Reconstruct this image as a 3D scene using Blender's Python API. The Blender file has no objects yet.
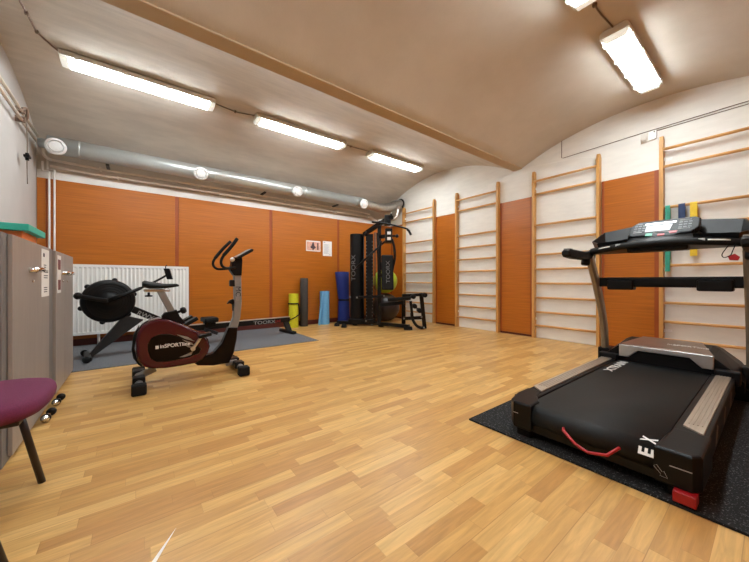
import bpy, bmesh, math, random
from mathutils import Vector, Matrix
random.seed(7)
scene = bpy.context.scene
COL = scene.collection
PI = math.pi

# ------------------------------------------------------------------ camera numbers (metres)
F, YAW, EYE = 310.0, .6557, .95
SN, CS = math.sin(YAW), math.cos(YAW)

def ray(x, y):
    r = (x - 374.5) / F
    return Vector((SN + r * CS, CS - r * SN, (281 - y) / F))

def at(x, y, X=None, Y=None, Z=None, d=None, plane=None):
    """point of the room seen at a pixel, on a real plane or at a real distance"""
    v = ray(x, y)
    if X is not None: t = X / v.x
    elif Y is not None: t = Y / v.y
    elif Z is not None: t = (Z - EYE) / v.z
    elif plane is not None:
        p0, n = plane
        t = (Vector((p0[0], p0[1], 0)).dot(n)) / v.dot(n)
    else: t = d
    return Vector((v.x * t, v.y * t, EYE + v.z * t))

XL, XR, YB, YF = -1.09, 5.365, 6.25, -.8
PANEL = 2.385

# ------------------------------------------------------------------ materials
def new_mat(name):
    m = bpy.data.materials.new(name); m.use_nodes = True
    nt = m.node_tree
    return m, nt, nt.nodes['Principled BSDF']

def N(nt, kind, **kw):
    n = nt.nodes.new(kind)
    for k, v in kw.items(): setattr(n, k, v)
    return n

def mat(name, col, rough=.5, metal=0, var=.12, scale=14, bump=0., bscale=60, stretch=(1, 1, 1), spec=.5, coat=0, det=4):
    m, nt, b = new_mat(name)
    L = nt.links.new
    tc = N(nt, 'ShaderNodeTexCoord'); mp = N(nt, 'ShaderNodeMapping')
    mp.inputs['Scale'].default_value = stretch
    L(tc.outputs['Object'], mp.inputs['Vector'])
    nz = N(nt, 'ShaderNodeTexNoise'); nz.inputs['Scale'].default_value = scale; nz.inputs['Detail'].default_value = det
    L(mp.outputs[0], nz.inputs['Vector'])
    rp = N(nt, 'ShaderNodeValToRGB')
    rp.color_ramp.elements[0].position = .3; rp.color_ramp.elements[1].position = .7
    rp.color_ramp.elements[0].color = tuple(c * (1 - var) for c in col) + (1,)
    rp.color_ramp.elements[1].color = tuple(min(1, c * (1 + var)) for c in col) + (1,)
    L(nz.outputs['Fac'], rp.inputs['Fac']); L(rp.outputs['Color'], b.inputs['Base Color'])
    b.inputs['Roughness'].default_value = rough; b.inputs['Metallic'].default_value = metal
    b.inputs['Specular IOR Level'].default_value = spec
    if coat: b.inputs['Coat Weight'].default_value = coat; b.inputs['Coat Roughness'].default_value = .1
    if bump:
        n2 = N(nt, 'ShaderNodeTexNoise'); n2.inputs['Scale'].default_value = bscale; n2.inputs['Detail'].default_value = 5
        L(mp.outputs[0], n2.inputs['Vector'])
        bp = N(nt, 'ShaderNodeBump'); bp.inputs['Strength'].default_value = bump; bp.inputs['Distance'].default_value = .01
        L(n2.outputs['Fac'], bp.inputs['Height']); L(bp.outputs['Normal'], b.inputs['Normal'])
    return m

def emit_mat(name, col, strength, var=.03, scale=6):
    m, nt, b = new_mat(name)
    tc = N(nt, 'ShaderNodeTexCoord'); nz = N(nt, 'ShaderNodeTexNoise'); nz.inputs['Scale'].default_value = scale
    nt.links.new(tc.outputs['Object'], nz.inputs['Vector'])
    mr = N(nt, 'ShaderNodeMapRange'); mr.inputs['To Min'].default_value = strength * (1 - var); mr.inputs['To Max'].default_value = strength * (1 + var)
    nt.links.new(nz.outputs['Fac'], mr.inputs['Value'])
    b.inputs['Base Color'].default_value = (.9, .9, .9, 1)
    b.inputs['Emission Color'].default_value = col + (1,)
    nt.links.new(mr.outputs[0], b.inputs['Emission Strength'])
    return m

def floor_mat():
    m, nt, b = new_mat('laminate strips')
    L = nt.links.new
    def M(op, a, c=None):
        n = N(nt, 'ShaderNodeMath', operation=op)
        for i, v in enumerate((a, c)):
            if v is None: continue
            if isinstance(v, (int, float)): n.inputs[i].default_value = v
            else: L(v, n.inputs[i])
        return n.outputs[0]
    tc = N(nt, 'ShaderNodeTexCoord'); sp = N(nt, 'ShaderNodeSeparateXYZ'); L(tc.outputs['Object'], sp.inputs[0])
    W, LEN = .068, .40
    row = M('FLOOR', M('DIVIDE', sp.outputs[1], W))
    wr = N(nt, 'ShaderNodeTexWhiteNoise', noise_dimensions='1D'); L(row, wr.inputs['W'])
    u = M('ADD', M('DIVIDE', sp.outputs[0], LEN), M('MULTIPLY', wr.outputs['Value'], 7.3))
    cell = M('FLOOR', u)
    cv = N(nt, 'ShaderNodeCombineXYZ'); L(row, cv.inputs[0]); L(cell, cv.inputs[1])
    wc = N(nt, 'ShaderNodeTexWhiteNoise', noise_dimensions='2D'); L(cv.outputs[0], wc.inputs['Vector'])
    rp = N(nt, 'ShaderNodeValToRGB'); cr = rp.color_ramp
    cr.elements[0].position = 0; cr.elements[0].color = (.47, .24, .070, 1)
    cr.elements[1].position = 1; cr.elements[1].color = (.67, .42, .150, 1)
    e = cr.elements.new(.35); e.color = (.545, .305, .092, 1)
    e = cr.elements.new(.7); e.color = (.605, .355, .115, 1)
    L(wc.outputs['Value'], rp.inputs['Fac'])
    # wood grain along the strip, shifted per strip
    ad = N(nt, 'ShaderNodeVectorMath', operation='MULTIPLY_ADD')
    L(wc.outputs['Color'], ad.inputs[0]); ad.inputs[1].default_value = (9, 9, 9)
    mp = N(nt, 'ShaderNodeMapping'); mp.inputs['Scale'].default_value = (3, 34, 1); L(tc.outputs['Object'], mp.inputs['Vector'])
    L(mp.outputs[0], ad.inputs[2])
    nz = N(nt, 'ShaderNodeTexNoise'); nz.inputs['Scale'].default_value = 1.6; nz.inputs['Detail'].default_value = 6; nz.inputs['Distortion'].default_value = .8
    L(ad.outputs[0], nz.inputs['Vector'])
    gr = N(nt, 'ShaderNodeMapRange'); gr.inputs['From Min'].default_value = .3; gr.inputs['From Max'].default_value = .7
    gr.inputs['To Min'].default_value = .82; gr.inputs['To Max'].default_value = 1.12
    L(nz.outputs['Fac'], gr.inputs['Value'])
    mx = N(nt, 'ShaderNodeMix', data_type='RGBA', blend_type='MULTIPLY'); mx.inputs['Factor'].default_value = 1
    L(rp.outputs['Color'], mx.inputs['A']); L(gr.outputs[0], mx.inputs['B'])
    # thin seams
    fy = M('FRACT', M('DIVIDE', sp.outputs[1], W)); fu = M('FRACT', u)
    fb = M('FRACT', M('DIVIDE', sp.outputs[1], W * 3))
    s1 = M('LESS_THAN', fy, .02); s2 = M('LESS_THAN', fu, .006); s3 = M('LESS_THAN', fb, .014)
    seam = M('MAXIMUM', M('MULTIPLY', M('MAXIMUM', s1, s2), .28), M('MULTIPLY', s3, .5))
    m2 = N(nt, 'ShaderNodeMix', data_type='RGBA'); L(seam, m2.inputs['Factor'])
    L(mx.outputs['Result'], m2.inputs['A']); m2.inputs['B'].default_value = (.25, .11, .035, 1)
    L(m2.outputs['Result'], b.inputs['Base Color'])
    rr = N(nt, 'ShaderNodeMapRange'); rr.inputs['To Min'].default_value = .28; rr.inputs['To Max'].default_value = .42
    L(nz.outputs['Fac'], rr.inputs['Value']); L(rr.outputs[0], b.inputs['Roughness'])
    b.inputs['Specular IOR Level'].default_value = .4
    bp = N(nt, 'ShaderNodeBump'); bp.inputs['Strength'].default_value = .06; bp.inputs['Distance'].default_value = .01
    L(nz.outputs['Fac'], bp.inputs['Height']); L(bp.outputs['Normal'], b.inputs['Normal'])
    return m

def plaster_mat(name, col, col2, stroke):
    """painted vault plaster with soft brush smears"""
    m, nt, b = new_mat(name)
    L = nt.links.new
    tc = N(nt, 'ShaderNodeTexCoord'); mp = N(nt, 'ShaderNodeMapping'); mp.inputs['Scale'].default_value = stroke
    mp.inputs['Rotation'].default_value = (0, 0, .25)
    L(tc.outputs['Object'], mp.inputs['Vector'])
    nz = N(nt, 'ShaderNodeTexNoise'); nz.inputs['Scale'].default_value = 2.2; nz.inputs['Detail'].default_value = 7; nz.inputs['Roughness'].default_value = .62
    L(mp.outputs[0], nz.inputs['Vector'])
    rp = N(nt, 'ShaderNodeValToRGB'); rp.color_ramp.elements[0].position = .36; rp.color_ramp.elements[1].position = .62
    rp.color_ramp.elements[0].color = col2 + (1,); rp.color_ramp.elements[1].color = col + (1,)
    L(nz.outputs['Fac'], rp.inputs['Fac']); L(rp.outputs['Color'], b.inputs['Base Color'])
    b.inputs['Roughness'].default_value = .85; b.inputs['Specular IOR Level'].default_value = .2
    n2 = N(nt, 'ShaderNodeTexNoise'); n2.inputs['Scale'].default_value = 55; n2.inputs['Detail'].default_value = 4
    L(tc.outputs['Object'], n2.inputs['Vector'])
    bp = N(nt, 'ShaderNodeBump'); bp.inputs['Strength'].default_value = .12; bp.inputs['Distance'].default_value = .01
    L(n2.outputs['Fac'], bp.inputs['Height']); L(bp.outputs['Normal'], b.inputs['Normal'])
    return m

def speckle_mat(name, col, dot, scale, thr, rough=.9):
    m, nt, b = new_mat(name)
    L = nt.links.new
    tc = N(nt, 'ShaderNodeTexCoord'); nz = N(nt, 'ShaderNodeTexNoise'); nz.inputs['Scale'].default_value = scale; nz.inputs['Detail'].default_value = 2
    L(tc.outputs['Object'], nz.inputs['Vector'])
    rp = N(nt, 'ShaderNodeValToRGB'); rp.color_ramp.elements[0].position = thr; rp.color_ramp.elements[1].position = thr + .08
    rp.color_ramp.elements[0].color = col + (1,); rp.color_ramp.elements[1].color = dot + (1,)
    L(nz.outputs['Fac'], rp.inputs['Fac']); L(rp.outputs['Color'], b.inputs['Base Color'])
    b.inputs['Roughness'].default_value = rough; b.inputs['Specular IOR Level'].default_value = .25
    bp = N(nt, 'ShaderNodeBump'); bp.inputs['Strength'].default_value = .35; bp.inputs['Distance'].default_value = .004
    L(nz.outputs['Fac'], bp.inputs['Height']); L(bp.outputs['Normal'], b.inputs['Normal'])
    return m

M = {}
M['floor'] = floor_mat()
M['ceiling'] = plaster_mat('vault plaster', (.66, .605, .535), (.57, .522, .462), (.9, 3.6, 1))
M['ceiling_smooth'] = plaster_mat('vault plaster smooth', (.64, .585, .51), (.595, .54, .465), (1, 1, 1))
M['beam'] = mat('beam paint', (.52, .40, .27), .7, var=.05, scale=5)
M['white_wall'] = mat('white wall paint', (.80, .785, .75), .85, var=.03, scale=3, bump=.12, bscale=35, spec=.2)
M['right_wall'] = mat('whitewashed plaster', (.80, .785, .735), .85, var=.04, scale=4, bump=.16, bscale=8, stretch=(1, 1, 4), spec=.2)
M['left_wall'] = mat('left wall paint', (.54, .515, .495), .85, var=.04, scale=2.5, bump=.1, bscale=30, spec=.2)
M['panel'] = mat('orange wood veneer', (.435, .127, .010), .34, var=.17, scale=1.6, stretch=(1.0, 1.0, 38), spec=.45, bump=.015, bscale=8, det=10)
M['batten'] = mat('orange wood joint strip', (.30, .062, .010), .4, var=.2, scale=2, stretch=(12, 12, 1))
M['dark_base'] = mat('dark red base strip', (.085, .012, .006), .5)
M['beech'] = mat('beech wood', (.58, .30, .085), .42, var=.16, scale=2, stretch=(9, 9, 1.2), det=6)
M['rung'] = mat('beech rung', (.64, .35, .12), .4, var=.14, scale=2, stretch=(9, 1.2, 9), det=6)
M['black'] = mat('black plastic', (.0035, .0035, .004), .42, var=.2, scale=30, spec=.22)
M['black_metal'] = mat('black painted steel', (.004, .004, .0045), .38, var=.2, scale=20, spec=.25)
M['black_soft'] = mat('black vinyl', (.005, .005, .005), .55, var=.2, scale=40, bump=.08, bscale=160, spec=.22)
M['rubber'] = mat('black rubber', (.005, .005, .005), .75, var=.2, scale=40, spec=.25)
M['charcoal'] = mat('charcoal metal', (.022, .024, .027), .45, var=.12, scale=18, spec=.3)
M['grey_plastic'] = mat('dark grey plastic', (.10, .11, .115), .38, var=.12, scale=24)
M['tray'] = mat('dark tray plastic', (.009, .010, .011), .36, var=.15, scale=24, spec=.4)
M['console_face'] = mat('grey console face', (.022, .026, .028), .5, var=.12, scale=30, spec=.3)
M['silver'] = mat('silver paint', (.56, .56, .55), .3, .75, var=.06, scale=20)
M['silver_matte'] = mat('satin silver', (.27, .27, .265), .42, .45, var=.06, scale=20)
M['bronze'] = mat('bronze grey steel', (.30, .255, .20), .34, .6, var=.08, scale=16)
M['foot_rail'] = mat('champagne aluminium', (.50, .43, .35), .36, .6, var=.12, scale=3, stretch=(1, 30, 1))
M['hood_reflection'] = mat('painted brown reflection', (.24, .165, .13), .28, .5, var=.06, scale=6)  # brown reflection of wood put into the hood top's base colour
M['print_faint'] = mat('faint grey print', (.12, .12, .12), .5, var=.05)
M['chrome'] = mat('chrome', (.78, .77, .75), .14, 1, var=.04)
M['belt'] = mat('running belt', (.0085, .0095, .0095), .6, var=.15, scale=60, bump=.06, bscale=300, spec=.3)
M['red'] = mat('red plastic', (.36, .006, .010), .4)
M['burgundy'] = mat('burgundy gloss shell', (.058, .004, .010), .2, var=.1, scale=5, spec=.5, coat=.15)
M['shell_black'] = mat('gloss black inlay', (.0045, .002, .0022), .3, var=.1, scale=8, spec=.18)
M['print'] = mat('white print', (.82, .82, .80), .5, var=.02)
M['ink'] = mat('black print', (.02, .02, .022), .6, var=.05)
M['print_dim'] = mat('grey print', (.34, .34, .33), .5, var=.05)
M['gold'] = mat('silver brown decal', (.26, .23, .20), .4, var=.1)
M['radiator'] = mat('white radiator enamel', (.82, .82, .80), .38, var=.015, scale=4)
M['cabinet'] = mat('taupe laminate', (.31, .275, .245), .45, var=.06, scale=3, stretch=(6, 6, 1))
M['cabinet_frame'] = mat('grey cabinet frame', (.185, .18, .175), .5, var=.06, scale=3, stretch=(6, 6, 1))
M['paper'] = mat('white paper', (.84, .82, .79), .8, var=.02, scale=5)
M['pink_paper'] = mat('pink print', (.72, .40, .30), .8, var=.2, scale=18)
M['dark_photo'] = mat('printed figure', (.08, .05, .06), .8, var=.5, scale=30)
M['grey_ink'] = mat('grey printed text', (.42, .46, .52), .8, var=.1, scale=60)
M['purple'] = mat('purple upholstery', (.135, .014, .058), .85, var=.14, scale=220, bump=.15, bscale=420)
M['dark_leg'] = mat('dark brown chair leg', (.022, .013, .012), .4)
M['teal'] = mat('teal plastic', (.035, .48, .37), .5, var=.06)
M['orange'] = mat('orange plastic', (.80, .22, .06), .5, var=.12, scale=5)
M['yellow_mat'] = mat('yellow foam', (.62, .60, .015), .8, var=.08, scale=50, bump=.1, bscale=200)
M['blue_mat'] = mat('deep blue foam', (.004, .019, .175), .7, var=.1, scale=50, bump=.1, bscale=200)
M['light_blue'] = mat('light blue foam', (.16, .43, .72), .75, var=.08, scale=40, bump=.1, bscale=200)
M['dark_foam'] = mat('dark brown grey foam', (.045, .038, .034), .75, var=.25, scale=60, bump=.2, bscale=140)
M['ball'] = mat('lime rubber', (.47, .62, .04), .42, var=.05, scale=3)
M['dark_ball'] = mat('black maroon rubber', (.02, .010, .010), .4, var=.1, scale=3)
M['galv'] = mat('galvanised steel', (.56, .59, .58), .36, .6, var=.05, scale=5)
M['foil'] = mat('aluminium foil duct', (.62, .60, .56), .28, .9, var=.15, scale=30)
M['vent'] = mat('white vent enamel', (.84, .84, .83), .4, var=.02)
M['pipe'] = mat('cream pipe paint', (.78, .69, .58), .3, var=.08, scale=8)
M['pipe_white'] = mat('white pipe paint', (.80, .77, .73), .45, var=.03, scale=8)
M['pipe_brown'] = mat('brown pipe paint', (.24, .16, .115), .45, var=.1, scale=8)
M['cable'] = mat('grey brown cable', (.17, .125, .09), .6)
M['lamp_base'] = mat('grey lamp housing', (.70, .69, .63), .5, var=.03)
M['lamp_clear'] = emit_mat('clear lamp end cover', (.95, 1.0, .90), .24, .7, 45)
M['lamp'] = emit_mat('glowing lamp cover', (.90, .975, 1.0), 20)
M['lcd'] = mat('pale display glass', (.30, .33, .36), .3, var=.08, scale=20)
M['green'] = mat('green button', (.02, .35, .20), .4)
M['band_green'] = mat('green latex', (.03, .33, .23), .5)
M['band_navy'] = mat('navy latex', (.012, .035, .12), .5)
M['band_yellow'] = mat('yellow latex', (.75, .52, .02), .5)
M['sensor'] = mat('cream sensor plastic', (.74, .71, .65), .45, var=.02)
M['grey_carpet'] = speckle_mat('grey carpet tile', (.085, .088, .096), (.18, .185, .20), 150, .47)
M['black_mat'] = speckle_mat('black rubber granulate', (.012, .012, .012), (.12, .12, .125), 140, .60)

# ------------------------------------------------------------------ mesh building
class MB:
    def __init__(s): s.bm = bmesh.new()
    def _faces(s, vs, fs, smooth=False):
        bv = [s.bm.verts.new(v) for v in vs]
        for f in fs:
            try:
                fc = s.bm.faces.new([bv[i] for i in f]); fc.smooth = smooth
            except ValueError: pass
        return bv
    def box(s, lo, hi, bevel=0, seg=2):
        (x0, y0, z0), (x1, y1, z1) = lo, hi
        t = bmesh.new()
        r = bmesh.ops.create_cube(t, size=1)
        for v in t.verts:
            v.co = Vector(((x0 + x1) / 2 + v.co.x * (x1 - x0), (y0 + y1) / 2 + v.co.y * (y1 - y0), (z0 + z1) / 2 + v.co.z * (z1 - z0)))
        if bevel: bmesh.ops.bevel(t, geom=t.edges[:], offset=bevel, segments=seg, affect='EDGES', profile=.5)
        s._merge(t); return s
    def _merge(s, t, mtx=None):
        me = bpy.data.meshes.new('tmp'); t.to_mesh(me); t.free()
        if mtx is not None: me.transform(mtx)
        s.bm.from_mesh(me); bpy.data.meshes.remove(me)
    def obox(s, c, ax, ay, az, bevel=0, seg=2):
        """box with half-axes ax, ay, az round c"""
        t = bmesh.new(); bmesh.ops.create_cube(t, size=2)
        hx, hy, hz = Vector(ax), Vector(ay), Vector(az)
        lx, ly, lz = hx.length, hy.length, hz.length
        for v in t.verts: v.co = Vector((v.co.x * lx, v.co.y * ly, v.co.z * lz))
        if bevel: bmesh.ops.bevel(t, geom=t.edges[:], offset=bevel, segments=seg, affect='EDGES', profile=.5)
        m = Matrix((hx.normalized(), hy.normalized(), hz.normalized())).transposed().to_4x4(); m.translation = Vector(c)
        s._merge(t, m); return s
    def bar(s, p, q, w, h, up=(0, 0, 1), bevel=.004):
        """square-section bar from p to q, w across, h along up"""
        p, q, up = Vector(p), Vector(q), Vector(up)
        d = (q - p); l = d.length; d.normalize()
        sd = d.cross(up)
        if sd.length < 1e-3: sd = d.cross(Vector((1, 0, 0)))
        sd.normalize(); u2 = sd.cross(d)
        return s.obox((p + q) / 2, d * l / 2, sd * w / 2, u2 * h / 2, bevel)
    def tube(s, pts, r, seg=10, closed=False, caps=True, sub=0):
        pts = [Vector(p) for p in pts]
        if sub: pts = smooth_path(pts, sub)
        n = len(pts); rs = r if isinstance(r, (list, tuple)) else [r] * n
        rings = []; nrm = None
        for i, p in enumerate(pts):
            a = pts[(i - 1) % n] if (closed or i > 0) else p
            b = pts[(i + 1) % n] if (closed or i < n - 1) else p
            d = (b - a).normalized()
            if nrm is None:
                nrm = d.orthogonal().normalized()
            else:
                nrm = (nrm - d * nrm.dot(d))
                nrm = nrm.normalized() if nrm.length > 1e-5 else d.orthogonal().normalized()
            bi = d.cross(nrm)
            rings.append([s.bm.verts.new(p + (nrm * math.cos(2 * PI * k / seg) + bi * math.sin(2 * PI * k / seg)) * rs[i]) for k in range(seg)])
        for i in range(n if closed else n - 1):
            A, B = rings[i], rings[(i + 1) % n]
            for k in range(seg):
                f = s.bm.faces.new((A[k], A[(k + 1) % seg], B[(k + 1) % seg], B[k])); f.smooth = True
        if caps and not closed:
            s.bm.faces.new(rings[0][::-1]); s.bm.faces.new(rings[-1])
        return s
    def cyl(s, p, q, r, seg=20, r2=None):
        return s.tube([p, q], [r, r if r2 is None else r2], seg)
    def lathe(s, c, axis, prof, seg=32, smooth=True):
        """profile of (radius, height) pairs spun round axis through c"""
        ax = Vector(axis).normalized(); u = ax.orthogonal().normalized(); w = ax.cross(u); c = Vector(c)
        rings = []
        for (r, h) in prof:
            if r < 1e-6: rings.append([s.bm.verts.new(c + ax * h)])
            else: rings.append([s.bm.verts.new(c + ax * h + (u * math.cos(2 * PI * k / seg) + w * math.sin(2 * PI * k / seg)) * r) for k in range(seg)])
        for A, B in zip(rings, rings[1:]):
            for k in range(seg):
                k2 = (k + 1) % seg
                if len(A) == 1 and len(B) == 1: continue
                if len(A) == 1: f = s.bm.faces.new((A[0], B[k2], B[k]))
                elif len(B) == 1: f = s.bm.faces.new((A[k], A[k2], B[0]))
                else: f = s.bm.faces.new((A[k], A[k2], B[k2], B[k]))
                f.smooth = smooth
        return s
    def sphere(s, c, r, u=28, v=18, sq=(1, 1, 1)):
        t = bmesh.new(); bmesh.ops.create_uvsphere(t, u_segments=u, v_segments=v, radius=r)
        for f in t.faces: f.smooth = True
        s._merge(t, Matrix.Translation(Vector(c)) @ Matrix.Diagonal((*sq, 1))); return s
    def prism(s, outline, depth, bevel=0, seg=2, smooth=False):
        """planar outline of 3-D points pushed along the vector depth"""
        t = bmesh.new(); dv = Vector(depth)
        a = [t.verts.new(Vector(p)) for p in outline]; b = [t.verts.new(Vector(p) + dv) for p in outline]
        n = len(a)
        t.faces.new(a); t.faces.new(b[::-1])
        for i in range(n):
            f = t.faces.new((a[i], b[i], b[(i + 1) % n], a[(i + 1) % n])); f.smooth = smooth
        bmesh.ops.recalc_face_normals(t, faces=t.faces[:])
        if bevel:
            caps = [e for e in t.edges if any(len(f.verts) == n for f in e.link_faces)]
            bmesh.ops.bevel(t, geom=caps, offset=bevel, segments=seg, affect='EDGES', profile=.5)
        s._merge(t); return s
    def grid(s, rows, smooth=True):
        vs = [[s.bm.verts.new(p) for p in r] for r in rows]
        for A, B in zip(vs, vs[1:]):
            for k in range(len(A) - 1):
                f = s.bm.faces.new((A[k], A[k + 1], B[k + 1], B[k])); f.smooth = smooth
        return s
    def build(s, name, m, parent=None, fix=True):
        if fix: bmesh.ops.recalc_face_normals(s.bm, faces=s.bm.faces[:])
        me = bpy.data.meshes.new(name)
        off = Vector((0, 0, 0)); p = parent
        while p is not None: off += p.location; p = p.parent
        if parent is None:
            xs = [v.co for v in s.bm.verts]
            off = Vector(((min(v.x for v in xs) + max(v.x for v in xs)) / 2, (min(v.y for v in xs) + max(v.y for v in xs)) / 2, min(v.z for v in xs)))
        for v in s.bm.verts: v.co -= off
        s.bm.to_mesh(me); s.bm.free()
        me.materials.append(M[m] if isinstance(m, str) else m)
        o = bpy.data.objects.new(name, me); COL.objects.link(o)
        if parent is None: o.location = off
        else: o.parent = parent
        return o

def smooth_path(pts, sub):
    out = []
    n = len(pts)
    for i in range(n - 1):
        p0, p1, p2, p3 = pts[max(i - 1, 0)], pts[i], pts[i + 1], pts[min(i + 2, n - 1)]
        for k in range(sub):
            t = k / sub
            out.append(.5 * ((2 * p1) + (p2 - p0) * t + (2 * p0 - 5 * p1 + 4 * p2 - p3) * t * t + (3 * p1 - p0 - 3 * p2 + p3) * t ** 3))
    out.append(pts[-1]); return out

def tag(o, label, cat, group=None):
    o['label'] = label; o['category'] = cat
    if group: o['group'] = group
    return o
def struct(o): o['kind'] = 'structure'; return o
def thing(name, label, cat, loc, group=None):
    o = bpy.data.objects.new(name, None); COL.objects.link(o); o.location = Vector(loc); o.empty_display_size = .1
    return tag(o, label, cat, group)
def copy_tree(o, loc):
    r = o.copy(); COL.objects.link(r); r.location = Vector(loc)
    def rec(src, dst):
        for ch in list(src.children):
            c = ch.copy(); COL.objects.link(c); c.parent = dst; rec(ch, c)
    rec(o, r); return r

def text(body, origin, xdir, ydir, size, m, parent, name='lettering', ext=.0006, lab=None, align='LEFT', sx=1, bold=0):
    """raised flat lettering, its baseline along xdir and its letters up along ydir"""
    cu = bpy.data.curves.new('lettering_curve', 'FONT'); cu.body = body; cu.size = size; cu.extrude = ext; cu.align_x = align; cu.offset = bold
    to = bpy.data.objects.new('lettering_source', cu); COL.objects.link(to)
    bpy.context.view_layer.update()
    me = bpy.data.meshes.new_from_object(to.evaluated_get(bpy.context.evaluated_depsgraph_get()))
    bpy.data.objects.remove(to); bpy.data.curves.remove(cu)
    x = Vector(xdir).normalized(); y = Vector(ydir); y = (y - x * y.dot(x)).normalized(); z = x.cross(y)
    mt = Matrix((x * sx, y, z)).transposed().to_4x4(); mt.translation = Vector(origin)
    me.transform(mt)
    off = Vector((0, 0, 0)); p = parent
    while p is not None: off += p.location; p = p.parent
    me.transform(Matrix.Translation(-off))
    me.materials.clear(); me.materials.append(M[m])
    o = bpy.data.objects.new(name, me); COL.objects.link(o); o.parent = parent
    if lab: o['label'] = lab
    return o

# ================================================================== THE ROOM
def arc(y0, y1, zs, rise, n=28):
    w = (y1 - y0) / 2; R = (w * w + rise * rise) / (2 * rise); c = (y0 + y1) / 2
    return [(y0 + (y1 - y0) * i / n, zs + rise - R + math.sqrt(R * R - (y0 + (y1 - y0) * i / n - c) ** 2)) for i in range(n + 1)]
ARC_A = arc(2.90, YB, 2.93, .445)
ARC_B = arc(-.62, 2.72, 2.93, .385)
def vault_z(y):
    A = ARC_A if y > 2.8 else ARC_B
    for (a, za), (b, zb) in zip(A, A[1:]):
        if a <= y <= b: return za + (zb - za) * (y - a) / (b - a)
    return 2.93
PROFILE = [(YF, 2.93)] + ARC_B + ARC_A

b = MB().box((XL - .1, YF - .1, -.12), (XR + .1, YB + .1, 0)); struct(b.build('floor', 'floor'))
b = MB()
for half in (0,):
    b.grid([[(XL - .05 + (XR - XL + .1) * i / 8, y, z) for i in range(9)] for (y, z) in PROFILE])
    top = [(XL - .05, YF, 3.6), (XR + .05, YF, 3.6), (XR + .05, YB, 3.6), (XL - .05, YB, 3.6)]
    b._faces(top, [(0, 1, 2, 3)])
co_ = struct(b.build('ceiling', 'ceiling', fix=False)); co_.data.materials.append(M['ceiling_smooth'])
for f in co_.data.polygons:
    if f.center.y + co_.location.y < 2.8: f.material_index = 1
struct(MB().box((XL, 2.725, 2.915), (XR, 2.895, 3.10), .006).build('trim_1', 'beam'))      # lower flange of the steel beam
def side_wall(x, name, m, th):
    o = [Vector((x, YF, 0)), Vector((x, YB, 0))] + [Vector((x, y, z + .03)) for (y, z) in reversed(PROFILE)]
    b = MB()
    t = bmesh.new()
    va = [t.verts.new(p) for p in o]; vb = [t.verts.new(p + Vector((th, 0, 0))) for p in o]
    t.faces.new(va); t.faces.new(vb[::-1])
    for i in range(len(o)): t.faces.new((va[i], vb[i], vb[(i + 1) % len(o)], va[(i + 1) % len(o)]))
    bmesh.ops.recalc_face_normals(t, faces=t.faces[:])
    b._merge(t)
    return struct(b.build(name, m, fix=False))
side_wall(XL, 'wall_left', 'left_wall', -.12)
side_wall(XR, 'wall_right', 'right_wall', .12)
struct(MB().box((XL - .1, YB, 0), (XR + .1, YB + .12, 3.1)).build('wall_back', 'white_wall'))
struct(MB().box((XL - .1, YF - .12, 0), (XR + .1, YF, 3.1)).build('wall_front', 'panel'))
struct(MB().box((XL, YB - .006, 2.505), (XR, YB, 3.05)).build('trim_9', 'ceiling'))      # vault paint carried down the back wall
# plaster swelling that carries the beam end on the right wall
pad = [(4.09, 0), (4.09, 2.55), (3.7, 2.68), (3.2, 2.83), (2.92, 2.905), (2.60, 2.905), (2.2, 2.87), (1.8, 2.82), (1.58, 2.76), (1.58, 0)]
struct(MB().prism([(XR + .01, y, z) for (y, z) in pad], (-.022, 0, 0), .008).build('trim_2', 'right_wall'))

# orange veneer panels, back wall
BG = 'orange wood panels on the back wall'
seams = [(-1.0, 'narrow orange wood strip beside the left wall corner, behind two white pipes', XL + .005, -1.0),
         (0, 'orange wood panel behind the white radiator', -.985, .525),
         (0, 'orange wood panel behind the exercise bike handlebars', .58, 2.125),
         (0, 'orange wood panel with two notices pinned on it', 2.185, 3.70),
         (0, 'orange wood back wall panel behind the black weight tower', 3.755, XR - .02)]
for k, (_, lab, x0, x1) in enumerate(seams):
    tag(MB().box((x0, YB - .022, .10), (x1, YB, PANEL), .002).build('wall_panel', 'panel'), lab, 'wall panel', BG)
for k, (x0, x1) in enumerate(((-1.0, -.985), (.525, .58), (2.125, 2.185), (3.70, 3.755))):
    struct(MB().box((x0, YB - .014, .10), (x1, YB, PANEL)).build('trim_%d' % (k + 3), 'batten'))
struct(MB().box((XL, YB - .018, 0), (XR - .02, YB, .10)).build('baseboard_back', 'dark_base'))

# wall bars and panels, right wall
UP = [(5.70, 4.705), (4.085, 3.155), (2.50, 1.58), (.90, -.02)]
RZ = [2.615, 2.40, 1.88, 1.631, 1.388, 1.146, .91, .674, .435, .21]
RG = 'orange wood panels on the right wall'
for (y0, y1, lab) in ((5.73, YB - .025, 'narrow orange wood panel in the back right corner, behind the lat bar'),
                      (4.115, 4.675, 'orange wood panel between the first and second wall bars from the back'),
                      (2.53, 3.125, 'orange wood panel between the second and third wall bars from the back'),
                      (.93, 1.55, 'orange wood panel on the right wall behind the treadmill upright')):
    t = thing('wall_panel', lab, 'wall panel', (XR - .012, (y0 + y1) / 2, .035), RG)
    MB().box((XR - .024, y0, .035), (XR, y1, PANEL), .002).build('board', 'panel', t)
    MB().box((XR - .028, y0, 0), (XR, y1, .035)).build('base_strip', 'dark_base', t)
    for ya, yb in ((y0, y0 + .045), (y1 - .03, y1)):
        MB().box((XR - .029, ya, .035), (XR - .002, yb, PANEL)).build('edge_strip', 'batten', t)
labs = ['pale wooden wall bars in the back corner beside the black home gym',
        'pale wooden wall bars second from the back corner, nothing hung on them',
        'pale wooden wall bars third from the back corner, left of the treadmill',
        'pale wooden wall bars behind the treadmill with resistance bands hung on a rung']
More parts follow.
